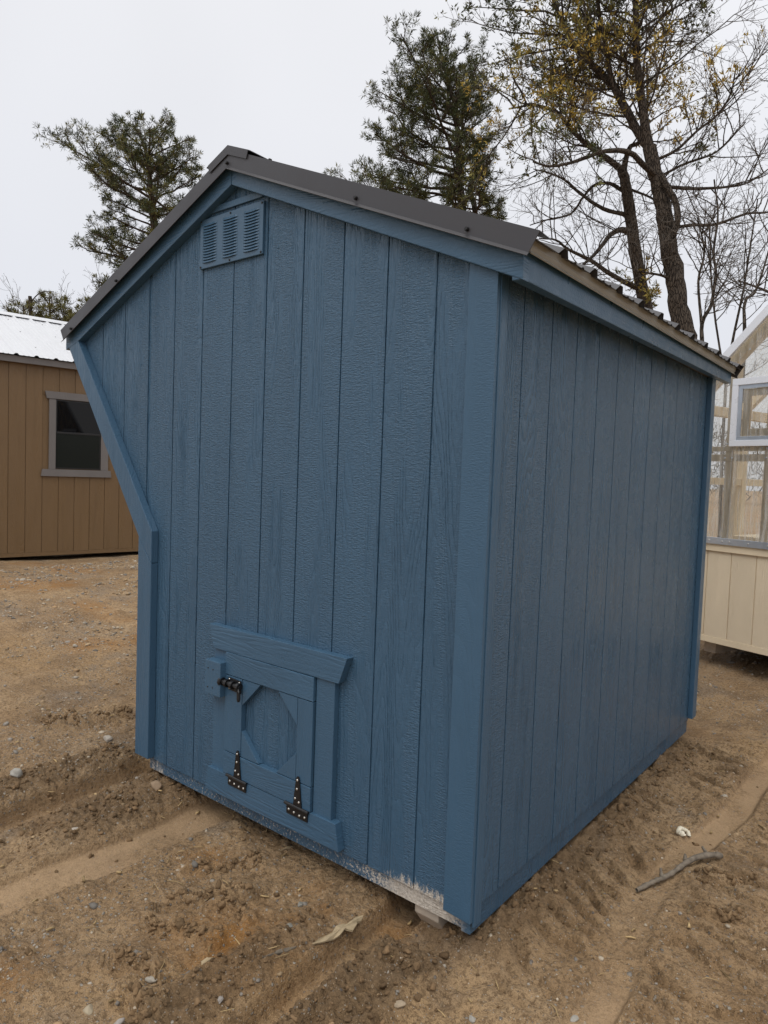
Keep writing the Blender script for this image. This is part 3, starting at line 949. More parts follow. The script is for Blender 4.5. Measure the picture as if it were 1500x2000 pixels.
# posts, girts, rafters of both gable ends
for w0, w1 in ((.02, .085), (D - .085, D - .02)):
    for s in (S0, -.105, .205, .56, .82, 1.15, 1.45, 1.75, S1 - .065):
        box('post', s, s + .065, w0, w1, .927, rk(s + (0 if s < SA else .065)) - .1, M['cream_wood'], gh_, .002)
    box('girt', S0 + .066, S1 - .066, w0 - .012, w0 - .0005 if w0 < 1 else w0 - .0005, 1.585, 1.640, M['cream_wood'], gh_, .002)
    box('girt', S0 + .066, S1 - .066, w0 - .012, w0 - .0005, 1.664, 1.702, M['cream_wood'], gh_, .002)
    for sg in (-1, 1):
        e = S0 if sg < 0 else S1
        prism('rafter', [(e, rk(e) - .004), (SA, rk(SA) - .004), (SA, rk(SA) - .115), (e, rk(e) - .115)], w0 - .004, w1 + .004, M['cream_wood'], gh_, 'y')
for w in (.75, 1.5, 2.25):
    for sg in (-1, 1):
        e = S0 if sg < 0 else S1
        prism('rafter', [(e, rk(e) - .005), (SA, rk(SA) - .005), (SA, rk(SA) - .12), (e, rk(e) - .12)], w - .03, w + .03, M['cream_wood'], gh_, 'y')
    for s in (S0, S1 - .065):
        box('post', s + .001, s + .064, w - .032, w + .032, .926, 2.0, M['cream_wood'], gh_, .002)
for s in (S0, S1 - .065):
    box('wall_plate', s + .002, s + .063, .09, D - .09, 1.98, 2.06, M['cream_wood'], gh_, .002)
    box('wall_plate', s + .012, s + .053, .09, D - .09, 1.40, 1.46, M['cream_wood'], gh_, .002)
box('bench', .45, 1.95, 1.9, D - .13, .93, .98, M['cream_wood'], gh_, .002)
box('bench', S0 + .1, .05, .5, 2.6, .93, .97, M['cream_wood'], gh_, .002)
# clear corrugated sheets
def corrugated(name, u0, u1, lo_f, hi_f, plane, off):
    us = np.arange(u0, u1, .0095)
    V, F = [], []
    for i, u in enumerate(us):
        d = off + .0035 * math.sin(2 * math.pi * u / .066)
        for z in (lo_f(u), hi_f(u)):
            V.append((u, d, z) if plane == 's' else (d, u, z))
        if i:
            F.append((2 * i - 2, 2 * i, 2 * i + 1, 2 * i - 1))
    return obj(name, mesh(name, V, F, True), M['poly'], gh_)
corrugated('clear_panel', S0, S1, lambda s: .95, lambda s: rk(s) - .01, 's', -.0095)
corrugated('clear_panel', S0, S1, lambda s: .95, lambda s: rk(s) - .01, 's', D + .0095)
corrugated('clear_panel', .0, D, lambda s: .95, lambda s: 2.06, 'w', S0 - .008)
corrugated('clear_panel', .0, D, lambda s: .95, lambda s: 2.06, 'w', S1 + .008)
for sg in (-1, 1):
    e = S0 - .09 if sg < 0 else S1 + .09
    V, F = [], []
    ws = np.arange(-.05, D + .05, .0095)
    for i, w in enumerate(ws):
        d = .012 + .0035 * math.sin(2 * math.pi * w / .066)
        V += [(e, w, rk(e) + d), (SA, w, rk(SA) + d)]
        if i:
            F.append((2 * i - 2, 2 * i, 2 * i + 1, 2 * i - 1))
    obj('clear_roof_panel', mesh('clear_roof_panel', V, F, True), M['poly'], gh_)
    for w in (-.062, D + .03):
        prism('roof_edge_trim', [(e, rk(e) + .026), (SA, rk(SA) + .026), (SA, rk(SA) - .058), (e, rk(e) - .058)], w, w + .03, M['white_metal'], gh_, 'y', .002)
# vent window
gw = box('vent_window', -.052, .62, -.034, -.0145, 1.700, 1.745, M['white_metal'], gh_, .002)
sbox('frame_side', -.052, -.004, -.0335, -.0145, 1.7455, 2.170, M['white_metal'], gw, .002)
sbox('frame_side', .572, .62, -.0335, -.0145, 1.7455, 2.170, M['white_metal'], gw, .002)
sbox('frame_top', -.052, .62, -.034, -.0145, 2.1705, 2.222, M['white_metal'], gw, .002)
sbox('sash_rail', -.003, .571, -.0225, -.0145, 1.746, 1.776, M['zinc'], gw, .0015)
sbox('sash_rail', -.003, .571, -.0225, -.0145, 2.140, 2.1695, M['zinc'], gw, .0015)
sbox('sash_stile', -.003, .028, -.0225, -.0145, 1.7765, 2.1395, M['zinc'], gw, .0015)
sbox('sash_stile', .540, .571, -.0225, -.0145, 1.7765, 2.1395, M['zinc'], gw, .0015)
sbox('inner_frame', .029, .085, -.004, .015, 1.79, 2.12, M['cream_wood'], gw, .0015)
sbox('inner_frame', .029, .55, -.003, .014, 1.775, 1.835, M['cream_wood'], gw, .0015)
sbox('inner_frame', .029, .55, -.003, .014, 2.085, 2.14, M['cream_wood'], gw, .0015)
for s, z in ((-.085, 2.19), (-.075, 1.72), (-.09, 1.61), (-.03, 1.61), (.235, 1.61), (-.055, 2.33), (.06, 2.44), (.2, 1.685), (.24, 1.685), (.4, 1.61)):
    screw('screw', (s, -.0115, z), (0, -1, 0), .0065, .006, M['zinc'], gh_)
for s in (-.17, -.06, .0, .15, .3, .45, .6):
    screw('screw', (s, -.0298, .953), (0, -1, 0), .0065, .005, M['screw'], gh_)

# ------------------------------------------------------------------ trees
class Tree:
    def __init__(s, seed):
        s.rng = np.random.default_rng(seed)
        s.wood, s.thin, s.tufts = {}, {}, []
    def path(s, pts, rad, sides, thin=False):
        pts = np.asarray(pts, float); rad = np.asarray(rad, float)
        (s.thin if thin else s.wood).setdefault((len(pts), sides), []).append((pts, rad))
    def perp(s, d):
        a = s.rng.normal(size=3); a -= d * (a @ d)
        return a / (np.linalg.norm(a) + 1e-9)
    def limb(s, pts, r0, r1, sides=7, k=4, rag=.03):
        """smooth a hand-laid polyline and add it as a limb; returns the dense points"""
        p = np.asarray(pts, float)
        t = np.linspace(0, len(p) - 1, (len(p) - 1) * k + 1)
        i = np.clip(t.astype(int), 0, len(p) - 2); f = (t - i)[:, None]
        pm = np.vstack([2 * p[0] - p[1], p, 2 * p[-1] - p[-2]])
        a, b, c, d = pm[i], pm[i + 1], pm[i + 2], pm[i + 3]
        q = .5 * ((2 * b) + (c - a) * f + (2 * a - 5 * b + 4 * c - d) * f ** 2 + (3 * b - a - 3 * c + d) * f ** 3)
        q = q + s.rng.normal(size=q.shape) * r0 * .05
        rr = np.linspace(r0, r1, len(q)) * (1 + rag * s.rng.normal(size=len(q)))
        s.path(q, rr, sides)
        return q
    def grow(s, p, d, L, r, lev, sp):
        n = sp['n'][lev]
        pts = [np.array(p, float)]
        d = np.array(d, float); d /= np.linalg.norm(d)
        for i in range(n):
            d = d + s.rng.normal(size=3) * sp['wig'][lev] + np.array([0, 0, sp['up'][lev]]) / n
            d /= np.linalg.norm(d)
            pts.append(pts[-1] + d * L / n)
        pts = np.array(pts)
        last = lev == len(sp['n']) - 1
        s.path(pts, np.linspace(r, max(r * .3, sp['rmin']), n + 1), 5 if lev == 0 else (4 if lev == 1 else 3), thin=lev >= 1)
        if lev >= sp['leaf']:
            for i in range(1, n + 1):
                if s.rng.random() < sp['leafp'][min(lev, len(sp['leafp']) - 1)] * (1.0 if i > n * .35 else .35):
                    dd = pts[i] - pts[i - 1]; s.tufts.append(np.concatenate([pts[i], dd / np.linalg.norm(dd)]))
        if not last:
            m = max(1, int(round(sp['kids'][lev] * L + s.rng.random())))
            for j in range(m):
                t = sp['t0'][lev] + (1 - sp['t0'][lev]) * (j + s.rng.random()) / m
                t = min(t, .995)
                i = int(t * n); f = t * n - i
                q = pts[i] * (1 - f) + pts[min(i + 1, n)] * f
                ax = pts[min(i + 1, n)] - pts[i]; ax = ax / (np.linalg.norm(ax) + 1e-9)
                pr_ = s.perp(ax); pr_[2] *= sp['flat'][lev]
                ang = math.radians(sp['ang'][lev]) * (.7 + .6 * s.rng.random())
                nd = ax * math.cos(ang) + pr_ * math.sin(ang)
                s.grow(q, nd, L * sp['ratio'][lev] * (1.15 - .65 * t) * (.6 + .7 * s.rng.random()), r * .5 * (1 - .4 * t) + .001, lev + 1, sp)
    @staticmethod
    def tubes(buckets):
        VV, FF, base = [], [], 0
        for (n, sd), L in buckets.items():
            P = np.stack([a for a, _ in L]); Rr = np.stack([b for _, b in L]); m = len(L)
            T = np.gradient(P, axis=1); T /= np.linalg.norm(T, axis=2, keepdims=True) + 1e-9
            ref = np.where(np.abs(T[:, :1, 2:3]) > .8, np.array([1., 0, 0]), np.array([0, 0, 1.]))
            U = np.cross(T, np.broadcast_to(ref, T.shape)); U /= np.linalg.norm(U, axis=2, keepdims=True) + 1e-9
            W = np.cross(T, U)
            a = np.arange(sd) * 2 * math.pi / sd
            V = P[:, :, None] + Rr[:, :, None, None] * (np.cos(a)[None, None, :, None] * U[:, :, None] + np.sin(a)[None, None, :, None] * W[:, :, None])
            VV.append(V.reshape(-1, 3))
            ids = base + np.arange(m * n * sd).reshape(m, n, sd)
            A, B = ids[:, :-1], ids[:, 1:]
            F = np.stack([A, np.roll(A, -1, 2), np.roll(B, -1, 2), B], -1).reshape(-1, 4)
            FF.append(F); base += m * n * sd
        return np.concatenate(VV), np.concatenate(FF)
    def foliage(s, blades, ln, wd, cols, spread=.9, yel=None):
        T = np.array(s.tufts); n = len(T)
        P = np.repeat(T[:, :3], blades, 0); Dv = np.repeat(T[:, 3:], blades, 0)
        rd = s.rng.normal(size=P.shape); rd /= np.linalg.norm(rd, axis=1, keepdims=True)
        dr = Dv * (1 - spread * .5) + rd * spread + np.array([0, 0, .25]); dr /= np.linalg.norm(dr, axis=1, keepdims=True)
        sdv = np.cross(dr, s.rng.normal(size=P.shape)); sdv /= np.linalg.norm(sdv, axis=1, keepdims=True) + 1e-9
        ll = ln * (.6 + .7 * s.rng.random((len(P), 1))); ww = wd * (.6 + .8 * s.rng.random((len(P), 1)))
        P = P + rd * .015
        V = np.stack([P - sdv * ww * .35, P + dr * ll * .55 - sdv * ww * .5, P + dr * ll, P + dr * ll * .45 + sdv * ww * .5], 1).reshape(-1, 3)
        F = np.arange(len(V)).reshape(-1, 4)
        c = np.array(cols)
        t = s.rng.random(n)
        if yel is not None:
            t = np.clip(yel(T[:, :3]) + .35 * (s.rng.random(n) - .5), 0, 1)
        tt = t * (len(c) - 1); i = np.clip(tt.astype(int), 0, len(c) - 2); f = (tt - i)[:, None]
        cc = c[i] * (1 - f) + c[i + 1] * f
        cc = cc * (.55 + .9 * s.rng.random((n, 1)))
        return V, F, np.repeat(cc, blades * 4, 0)
    def build(s, name, label, base, bark, twig, leaf=None, group=None):
        o = root(name, label, 'tree', base, group=group)
        if s.wood:
            obj('trunk', fast_mesh('trunk', *s.tubes(s.wood), True), bark, o)
        if leaf:
            V, F, C = s.foliage(**leaf)
            me = fast_mesh('crown', V, F); add_tint(me, C)
            c = obj('crown', me, M['leaf'], o)
            if s.thin:
                sub('twigs', fast_mesh('twigs', *s.tubes(s.thin), True), twig, c)['kind'] = 'stuff'
        elif s.thin:
            obj('crown', fast_mesh('crown', *s.tubes(s.thin), True), twig, o)
        return o

DARKN = (.032, .044, .022); MIDN = (.075, .088, .036); OLV = (.19, .17, .048); YEL = (.46, .34, .08)
IMG_R = np.array([.779, .626, 0.0])     # across the view, used only to shape lop-sided crowns

def pine(seed, trunk, r0, z_lo, prof, label, name='pine_tree', dens=1.0, cols=(DARKN, MIDN, OLV), group=None, extra=None, tuft=(12, .125, .0155)):
    """prof: list of (z, left reach, right reach)"""
    T = Tree(seed); rng = T.rng
    tr_ = T.limb(trunk, r0, .025, 8, 6)
    if extra:
        T.limb(extra, r0 * .6, .04, 7, 5)
    pz = np.array([p[0] for p in prof]); pl = np.array([p[1] for p in prof]); pr_ = np.array([p[2] for p in prof])
    sp = dict(n=[7, 5, 3], wig=[.10, .16, .22], up=[.35, .3, .35], kids=[3.8 * dens, 4.8 * dens], t0=[.25, .12], ang=[50, 46], ratio=[.44, .42], flat=[.45, .7], rmin=.004, leaf=1, leafp=[0, .42, .95])
    z = z_lo
    top = tr_[-1][2]
    a0 = rng.random() * 6.28
    while z < top - .08:
        c = np.array([np.interp(z, tr_[:, 2], tr_[:, i]) for i in range(3)])
        fr = (z - z_lo) / (top - z_lo)
        m = 4 if fr < .8 else 3
        for j in range(m):
            az = a0 + 6.283 * (j + .5 * rng.random()) / m
            d = np.array([math.cos(az), math.sin(az), 0])
            side_ = d @ IMG_R
            Lp, Rp = np.interp(z, pz, pl), np.interp(z, pz, pr_)
            reach = (Rp if side_ > 0 else Lp) * abs(side_) + (Lp + Rp) * .5 * (1 - abs(side_)) * .9
            L = reach * (.72 + .4 * rng.random())
            if L < .1:
                continue
            elev = -.08 + .75 * fr ** 1.5 + .2 * (rng.random() - .5)
            T.grow(c, d + np.array([0, 0, elev]), L, .012 + .020 * min(L, 2) * (1 - .4 * fr), 0, sp)
        a0 += 1.3 + rng.random()
        z += (.24 + .12 * rng.random()) / dens
    for i in range(6):
        p = tr_[-1 - i]; T.tufts.append(np.concatenate([p, [0, 0, 1.]]))
    return T.build(name, label, trunk[0], M['pinebark'], M['twig'],
                   dict(blades=tuft[0], ln=tuft[1], wd=tuft[2], cols=cols), group)

# pine left of the ridge
lt = [(-16.7, 9.85, .05), (-16.9, 9.8, 6.0), (-17.1, 9.75, 8.0), (-17.28, 9.7, 9.33), (-17.45, 9.64, 10.4), (-17.7, 9.5, 11.15)]
pine(11, lt, .17, 5.6, [(5.5, 1.6, .7), (6.7, 1.7, .6), (7.4, 2.0, .7), (8.0, 1.9, 1.1), (8.5, 1.4, 1.7), (8.9, 2.9, 1.8), (9.4, 2.3, 1.7), (9.9, 1.5, 1.6), (10.4, 1.6, 1.3), (10.8, 1.0, .7), (11.2, .35, .3)],
     'lone dark pine with ragged open crown standing beyond the blue shed ridge', dens=1.2)
# pine behind the roof slope
mt = [(-8.9, 13.68, .05), (-8.95, 13.65, 5.0), (-9.05, 13.63, 8.0), (-9.2, 13.59, 9.13), (-9.25, 13.6, 10.0), (-9.42, 13.55, 11.13), (-9.7, 13.4, 12.1), (-9.86, 13.3, 12.8)]
pine(23, mt, .15, 7.4, [(7.4, 1.7, 1.1), (8.4, 2.9, 1.2), (9.0, 3.0, 1.0), (9.5, 2.5, .9), (10.1, 2.1, 1.0), (10.7, 2.3, 1.1), (11.2, 2.0, 1.1), (11.6, 1.4, .9), (12.1, .9, .8), (12.5, .5, .5), (12.8, .25, .25)],
     'dense two-stemmed dark pine behind the charcoal roof slope', dens=1.2, cols=(DARKN, MIDN, MIDN, OLV), extra=[(-8.74, 13.86, 5.0), (-8.75, 13.75, 8.02), (-8.85, 13.59, 8.77), (-8.77, 13.54, 9.01), (-8.37, 13.76, 9.5)])
# small pines beyond the tan shed
for k, (x, y, zt, sd, lab) in enumerate([(-26.3, 10.0, 7.0, 31, 'scrubby young pine beyond the white roof beside a snapped trunk'), (-25.5, 10.6, 7.3, 32, 'tallest scrubby young pine beyond the white roof'),
                                     (-24.9, 11.1, 6.7, 33, 'low bushy young pine beyond the white roof ridge'), (-24.3, 11.75, 7.2, 34, 'young pine showing between the white roof and the blue shed'), (-27.4, 9.3, 6.5, 35, 'thin young pine beyond the white roof near bare shrubs')]):
    zt += .3
    pine(sd, [(x, y, .05), (x + .05, y, 3.0), (x, y + .1, zt - 1), (x - .05, y + .1, zt)], .07, 4.6, [(3, 1.2, 1.2), (zt - 1.2, 1.15, 1.15), (zt - .4, .85, .85), (zt, .3, .3)], lab, 'young_pine', 1.0, group='young pines beyond the tan shed', cols=(MIDN, OLV, (.11, .095, .04)), tuft=(9, .17, .02))
T = Tree(41)
T.limb([(-25.6, 10.1, .05), (-25.6, 10.1, 4), (-25.7, 10.05, 7.55)], .10, .065, 8, 5)
T.limb([(-25.68, 10.05, 7.3), (-25.4, 10.3, 7.7), (-25.0, 10.6, 7.75)], .025, .012, 5)
T.build('dead_tree', 'snapped dead trunk with one side branch among the young pines', (-25.6, 10.1, .05), M['bark'], M['twig'])

BARE = dict(n=[6, 5, 4, 3], wig=[.12, .15, .18, .2], up=[.25, .2, .15, .1], kids=[3.4, 5.0, 6.0], t0=[.2, .15, .1], ang=[42, 45, 48], ratio=[.55, .5, .5], flat=[1, 1, 1], rmin=.0028, leaf=9, leafp=[0])
for k, (x, y, zt, sd, lab) in enumerate([(-31.1, 11.0, 8.4, 51, 'bare pale shrub beyond the white roof, widest of the bare ones'), (-30.1, 12.3, 9.3, 52, 'bare forked sapling rising behind the snapped trunk'),
                                     (-26.9, 12.3, 8.5, 53, 'bare sapling with fanned twigs beside the lone pine'), (-26.0, 13.0, 8.9, 54, 'bare sapling with upright twigs close under the lone pine')]):
    T = Tree(sd)
    t_ = T.limb([(x, y, .05), (x + .1, y, 3), (x, y + .1, zt - 3)], .06, .035, 6, 4)
    for j in range(7):
        a = T.rng.random() * 6.28
        T.grow(t_[-1 - j % 4], (.55 * math.cos(a), .55 * math.sin(a), 1), 2.2 + 1.0 * T.rng.random(), .022, 0, dict(BARE, kids=[2.2, 2.6, 3], rmin=.005, up=[.5, .5, .4, .3]))
    T.build('bare_sapling', lab, (x, y, .05), M['bark'], M['twig'], group='bare saplings beyond the tan shed')

# the big tree: heavy trunk splitting in three, sparse yellow-green foliage above
T = Tree(61); rng = T.rng
A_tr = T.limb([(-2.55, 12.0, .05), (-2.6, 12.0, 2.2), (-2.78, 11.96, 3.89), (-2.89, 11.9, 4.31), (-3.01, 11.84, 4.87), (-3.09, 11.81, 5.36), (-3.2, 11.75, 5.85), (-3.28, 11.73, 6.34), (-3.37, 11.68, 6.8), (-3.45, 11.64, 7.12), (-3.6, 11.57, 7.75)], .215, .125, 12)
A_L = T.limb([(-3.6, 11.57, 7.7), (-3.85, 11.54, 8.12), (-4.12, 11.51, 8.64), (-4.37, 11.51, 9.1), (-4.63, 11.47, 9.4), (-4.96, 11.39, 9.8), (-5.24, 11.35, 10.24), (-5.5, 11.33, 10.8), (-5.74, 11.33, 11.41), (-5.9, 11.3, 12.2)], .088, .025, 8)
A_L2 = T.limb([(-4.15, 11.52, 8.67), (-4.31, 11.35, 9.07), (-4.39, 11.19, 9.65), (-4.46, 11.03, 10.05), (-4.51, 10.9, 10.57), (-4.6, 10.8, 11.6)], .06, .025, 7)
A_U = T.limb([(-3.6, 11.57, 7.7), (-3.7, 11.46, 8.28), (-3.81, 11.36, 9.02), (-3.85, 11.29, 9.52), (-3.87, 11.24, 10.0), (-3.88, 11.21, 10.53), (-3.86, 11.19, 11.04), (-3.9, 11.2, 12.4)], .092, .03, 8)
A_ll = T.limb([(-3.37, 11.71, 7.12), (-3.56, 11.31, 7.26), (-3.74, 10.92, 7.43), (-3.98, 10.46, 7.34), (-4.16, 10.05, 7.13), (-4.34, 9.63, 6.9), (-4.5, 9.24, 6.76), (-4.61, 8.89, 6.74)], .062, .014, 7)
T.limb([(-3.10, 11.66, 6.0), (-3.02, 11.60, 6.3), (-3.08, 11.60, 6.62), (-3.24, 11.54, 6.93), (-3.36, 11.58, 7.15)], .055, .06, 8)
A_r = [T.limb(p, r, .012, 6) for p, r in (
    ([(-3.2, 11.8, 6.23), (-2.83, 11.89, 6.24), (-2.46, 11.99, 6.21), (-2.0, 12.17, 6.36), (-1.65, 12.26, 6.35), (-1.32, 12.34, 6.47)], .036),
    ([(-3.36, 11.7, 7.0), (-2.97, 12.28, 7.07), (-2.53, 12.9, 7.21), (-2.24, 13.4, 7.41), (-2.01, 13.87, 7.77)], .036),
    ([(-3.40, 11.68, 7.19), (-3.1, 12.14, 7.52), (-2.82, 12.58, 7.75), (-2.64, 12.93, 8.02), (-2.37, 13.38, 8.59)], .03),
    ([(-3.5, 11.65, 7.5), (-3.16, 11.72, 7.62), (-2.83, 11.8, 7.91), (-2.51, 11.88, 8.15), (-2.31, 11.88, 8.45), (-2.22, 11.78, 8.87)], .03),
    ([(-3.11, 11.78, 5.25), (-3.25, 11.55, 5.3), (-3.41, 11.29, 5.3), (-3.59, 11.02, 5.31)], .03))]
SPB = dict(BARE, kids=[4.0, 5.0, 5.0], rmin=.0030)
def sprout(T, pts, n, L, r, spc, t0=.15, up=.3, dirb=None):
    for j in range(n):
        t = t0 + (1 - t0) * (j + T.rng.random()) / n
        i = min(int(t * (len(pts) - 1)), len(pts) - 2)
        ax = pts[i + 1] - pts[i]; ax /= np.linalg.norm(ax)
        d = T.perp(ax) * .9 + ax * .45 + np.array([0, 0, up])
        if dirb is not None:
            d = d + np.array(dirb) * .6
        T.grow(pts[i], d, L * (.55 + .8 * T.rng.random()), r, 0, spc)
LEAFY = dict(n=[6, 4, 3], wig=[.14, .18, .2], up=[.2, .25, .3], kids=[4.2, 5.5], t0=[.15, .1], ang=[48, 48], ratio=[.48, .45], flat=[.7, .8], rmin=.003, leaf=1, leafp=[0, .30, .62])
for p in A_r:
    sprout(T, p, 11, 1.2, .013, SPB)
sprout(T, A_ll, 9, .95, .012, SPB)
sprout(T, A_tr[20:], 10, .8, .010, SPB)
sprout(T, A_U[:20], 9, 2.0, .02, SPB, dirb=IMG_R)
sprout(T, A_U[2:], 24, 1.75, .022, LEAFY)
sprout(T, A_L, 26, 1.85, .022, LEAFY)
sprout(T, A_L2, 13, 1.5, .02, LEAFY)
sprout(T, A_ll[8:], 6, .8, .012, LEAFY)
sprout(T, A_U[6:], 7, 1.9, .02, LEAFY, dirb=IMG_R)
sprout(T, A_r[3], 6, .8, .012, LEAFY)
sprout(T, A_L[:14], 6, 1.3, .018, LEAFY, dirb=-IMG_R)
_t = np.array(T.tufts)
def yel_a(P):
    return .36 + .7 * np.exp(-((P[:, 2] - 8.7) / .9) ** 2) + .5 * (vnoise(P[:, 0], P[:, 2], .7, 5) - .5)
T.build('big_tree', 'tall thick-trunked tree with yellowish foliage and bare limbs reaching right', (-2.55, 12.0, .05), M['bark'], M['twig'],
        dict(blades=5, ln=.10, wd=.027, cols=(DARKN, MIDN, OLV, YEL), yel=yel_a))

# second trunk behind it
T = Tree(71)
B_tr = T.limb([(-3.9, 13.6, .05), (-3.95, 13.55, 2.5), (-4.1, 13.53, 4.73), (-4.17, 13.5, 5.22), (-4.38, 13.4, 6.27), (-4.54, 13.34, 7.2), (-4.65, 13.29, 7.81), (-4.76, 13.24, 8.21)], .17, .10, 10)
B_L = T.limb([(-4.74, 13.24, 8.18), (-4.99, 12.94, 8.4), (-5.28, 12.59, 8.62), (-5.53, 12.27, 8.88), (-5.73, 12.01, 9.17), (-6.09, 11.6, 9.26), (-6.44, 11.18, 9.11)], .075, .016, 7)
B_U = T.limb([(-4.72, 13.26, 8.18), (-4.69, 13.3, 8.46), (-4.63, 13.37, 8.71), (-4.45, 13.53, 8.88), (-4.4, 13.6, 9.6), (-4.5, 13.7, 10.6)], .07, .02, 7)
B_x = [T.limb(p, r, .012, 7) for p, r in (
    ([(-4.42, 13.42, 6.82), (-4.56, 12.91, 6.78), (-4.62, 12.46, 6.56), (-4.7, 11.99, 6.1), (-4.82, 11.47, 5.67), (-4.96, 10.95, 5.29)], .075),
    ([(-4.28, 13.42, 5.6), (-4.73, 12.84, 5.86), (-4.98, 12.4, 6.07), (-5.28, 11.91, 6.22), (-5.41, 11.56, 6.34), (-5.59, 11.15, 6.29)], .058),
    ([(-4.6, 13.3, 7.22), (-5.1, 13.16, 7.42), (-5.6, 13.05, 7.82), (-5.97, 13.04, 8.19), (-6.37, 12.99, 8.43), (-6.74, 12.96, 8.6)], .05),
    ([(-4.64, 13.3, 7.69), (-5.01, 13.27, 7.97), (-5.35, 13.26, 8.02), (-5.61, 13.3, 7.86), (-5.91, 13.29, 7.51), (-6.39, 13.15, 7.44), (-6.82, 13.06, 7.36)], .045),
    ([(-4.64, 13.3, 7.8), (-4.24, 13.35, 7.58), (-3.91, 13.34, 7.35), (-3.6, 13.4, 7.3)], .03))]
for p in B_x:
    sprout(T, p, 11, 1.2, .013, SPB)
sprout(T, B_tr[14:], 9, .9, .012, SPB)
sprout(T, B_L[:14], 7, 1.0, .014, SPB)
sprout(T, B_L[4:], 24, 1.6, .02, LEAFY)
sprout(T, B_U[6:], 8, 1.4, .018, LEAFY)
sprout(T, B_tr[10:16], 9, .55, .01, dict(LEAFY, leafp=[0, .6, .9]))
def yel_b(P):
    return .62 + .35 * np.exp(-((P[:, 2] - 9.0) / .8) ** 2) + .7 * (vnoise(P[:, 0], P[:, 2], .6, 9) - .5)
T.build('crooked_tree', 'darker trunk with crooked drooping limbs behind the thick-trunked tree', (-3.9, 13.6, .05), M['bark'], M['twig'],
        dict(blades=5, ln=.10, wd=.027, cols=(DARKN, MIDN, OLV, YEL), yel=yel_b))

# bare saplings by the greenhouse
SAP = dict(BARE, kids=[4.2, 5.0, 5], rmin=.0022)
def sapling(seed, stems, label, n, L):
    T = Tree(seed)
    for pts, r in stems:
        q = T.limb(pts, r, .01, 6)
        sprout(T, q[len(q) // 3:], n, L, .009, SAP, 0, .35)
    T.build('bare_sapling', label, stems[0][0][0], M['bark'], M['twig'], group='bare saplings by the greenhouse')
sapling(81, [([(-1.45, 7.85, .08), (-1.47, 7.82, 2.2), (-1.47, 7.82, 3.07), (-1.5, 7.83, 3.51), (-1.42, 7.91, 3.76), (-1.4, 7.95, 4.15), (-1.44, 7.94, 4.45), (-1.42, 7.97, 4.9), (-1.5, 8.0, 5.4)], .034),
             ([(-1.5, 7.83, 3.45), (-1.6, 7.92, 4.08), (-1.59, 8.08, 4.51), (-1.72, 8.13, 5.0)], .02)], 'forked bare sapling between the blue roof and the greenhouse', 11, .75)
sapling(82, [([(-1.25, 9.3, .08), (-1.28, 9.27, 3.34), (-1.34, 9.4, 4.07), (-1.26, 9.61, 4.27), (-1.19, 9.82, 4.7), (-1.1, 9.9, 5.3)], .03)], 'slim bare sapling rising just behind the white greenhouse roof edge', 13, .85)
sapling(83, [([(.3, 8.6, .08), (.2, 8.6, 2.0), (-.2, 8.55, 3.6), (-.66, 8.52, 3.85), (-.87, 8.49, 3.98), (-1.06, 8.48, 4.08), (-1.24, 8.46, 4.17)], .04)], 'bare tree leaning over the greenhouse with one low limb', 12, .8)
sapling(84, [([(-1.7, 10.4, .08), (-1.75, 10.4, 3.0), (-1.6, 10.5, 4.6), (-1.5, 10.6, 6.0)], .03), ([(-1.75, 10.4, 3.0), (-2.0, 10.3, 4.4), (-2.1, 10.2, 5.6)], .02)], 'fine-twigged bare sapling behind the forked one', 13, 1.0)

# the wood that closes the yard far behind: one leafless brown-green mass
wr = np.random.default_rng(77)
nW = 60000
wa = wr.uniform(math.radians(-5), math.radians(205), nW)
wd_ = wr.uniform(56, 70, nW)
wtop = 4.5 + 3.5 * vnoise(wa * 20, wa * 0, .55, 3) + 1.5 * vnoise(wa * 20, wa * 0, .12, 4)
wz = wtop * wr.random(nW) ** .8
WP = np.stack([wd_ * np.cos(wa), wd_ * np.sin(wa), wz + .1], 1)
wdir = wr.normal(size=(nW, 3)) * np.array([.6, .6, .5]) + np.array([0, 0, .8]); wdir /= np.linalg.norm(wdir, axis=1, keepdims=True)
wsd = np.cross(wdir, wr.normal(size=(nW, 3))); wsd /= np.linalg.norm(wsd, axis=1, keepdims=True)
wl_ = wr.uniform(.3, 1.2, (nW, 1)); ww_ = wr.uniform(.015, .05, (nW, 1))
WV = np.stack([WP - wsd * ww_ * .4, WP + wdir * wl_ * .5 - wsd * ww_, WP + wdir * wl_, WP + wdir * wl_ * .5 + wsd * ww_], 1).reshape(-1, 3)
wpal = np.array([(.085, .068, .052), (.12, .10, .08), (.055, .06, .032), (.10, .08, .055)])
wme = fast_mesh('distant_woods', WV, np.arange(len(WV)).reshape(-1, 4))
add_tint(wme, np.repeat(wpal[wr.integers(0, 4, nW)] * wr.uniform(.6, 1.3, (nW, 1)), 4, 0))
obj('distant_woods', wme, M['leaf'])['kind'] = 'stuff'

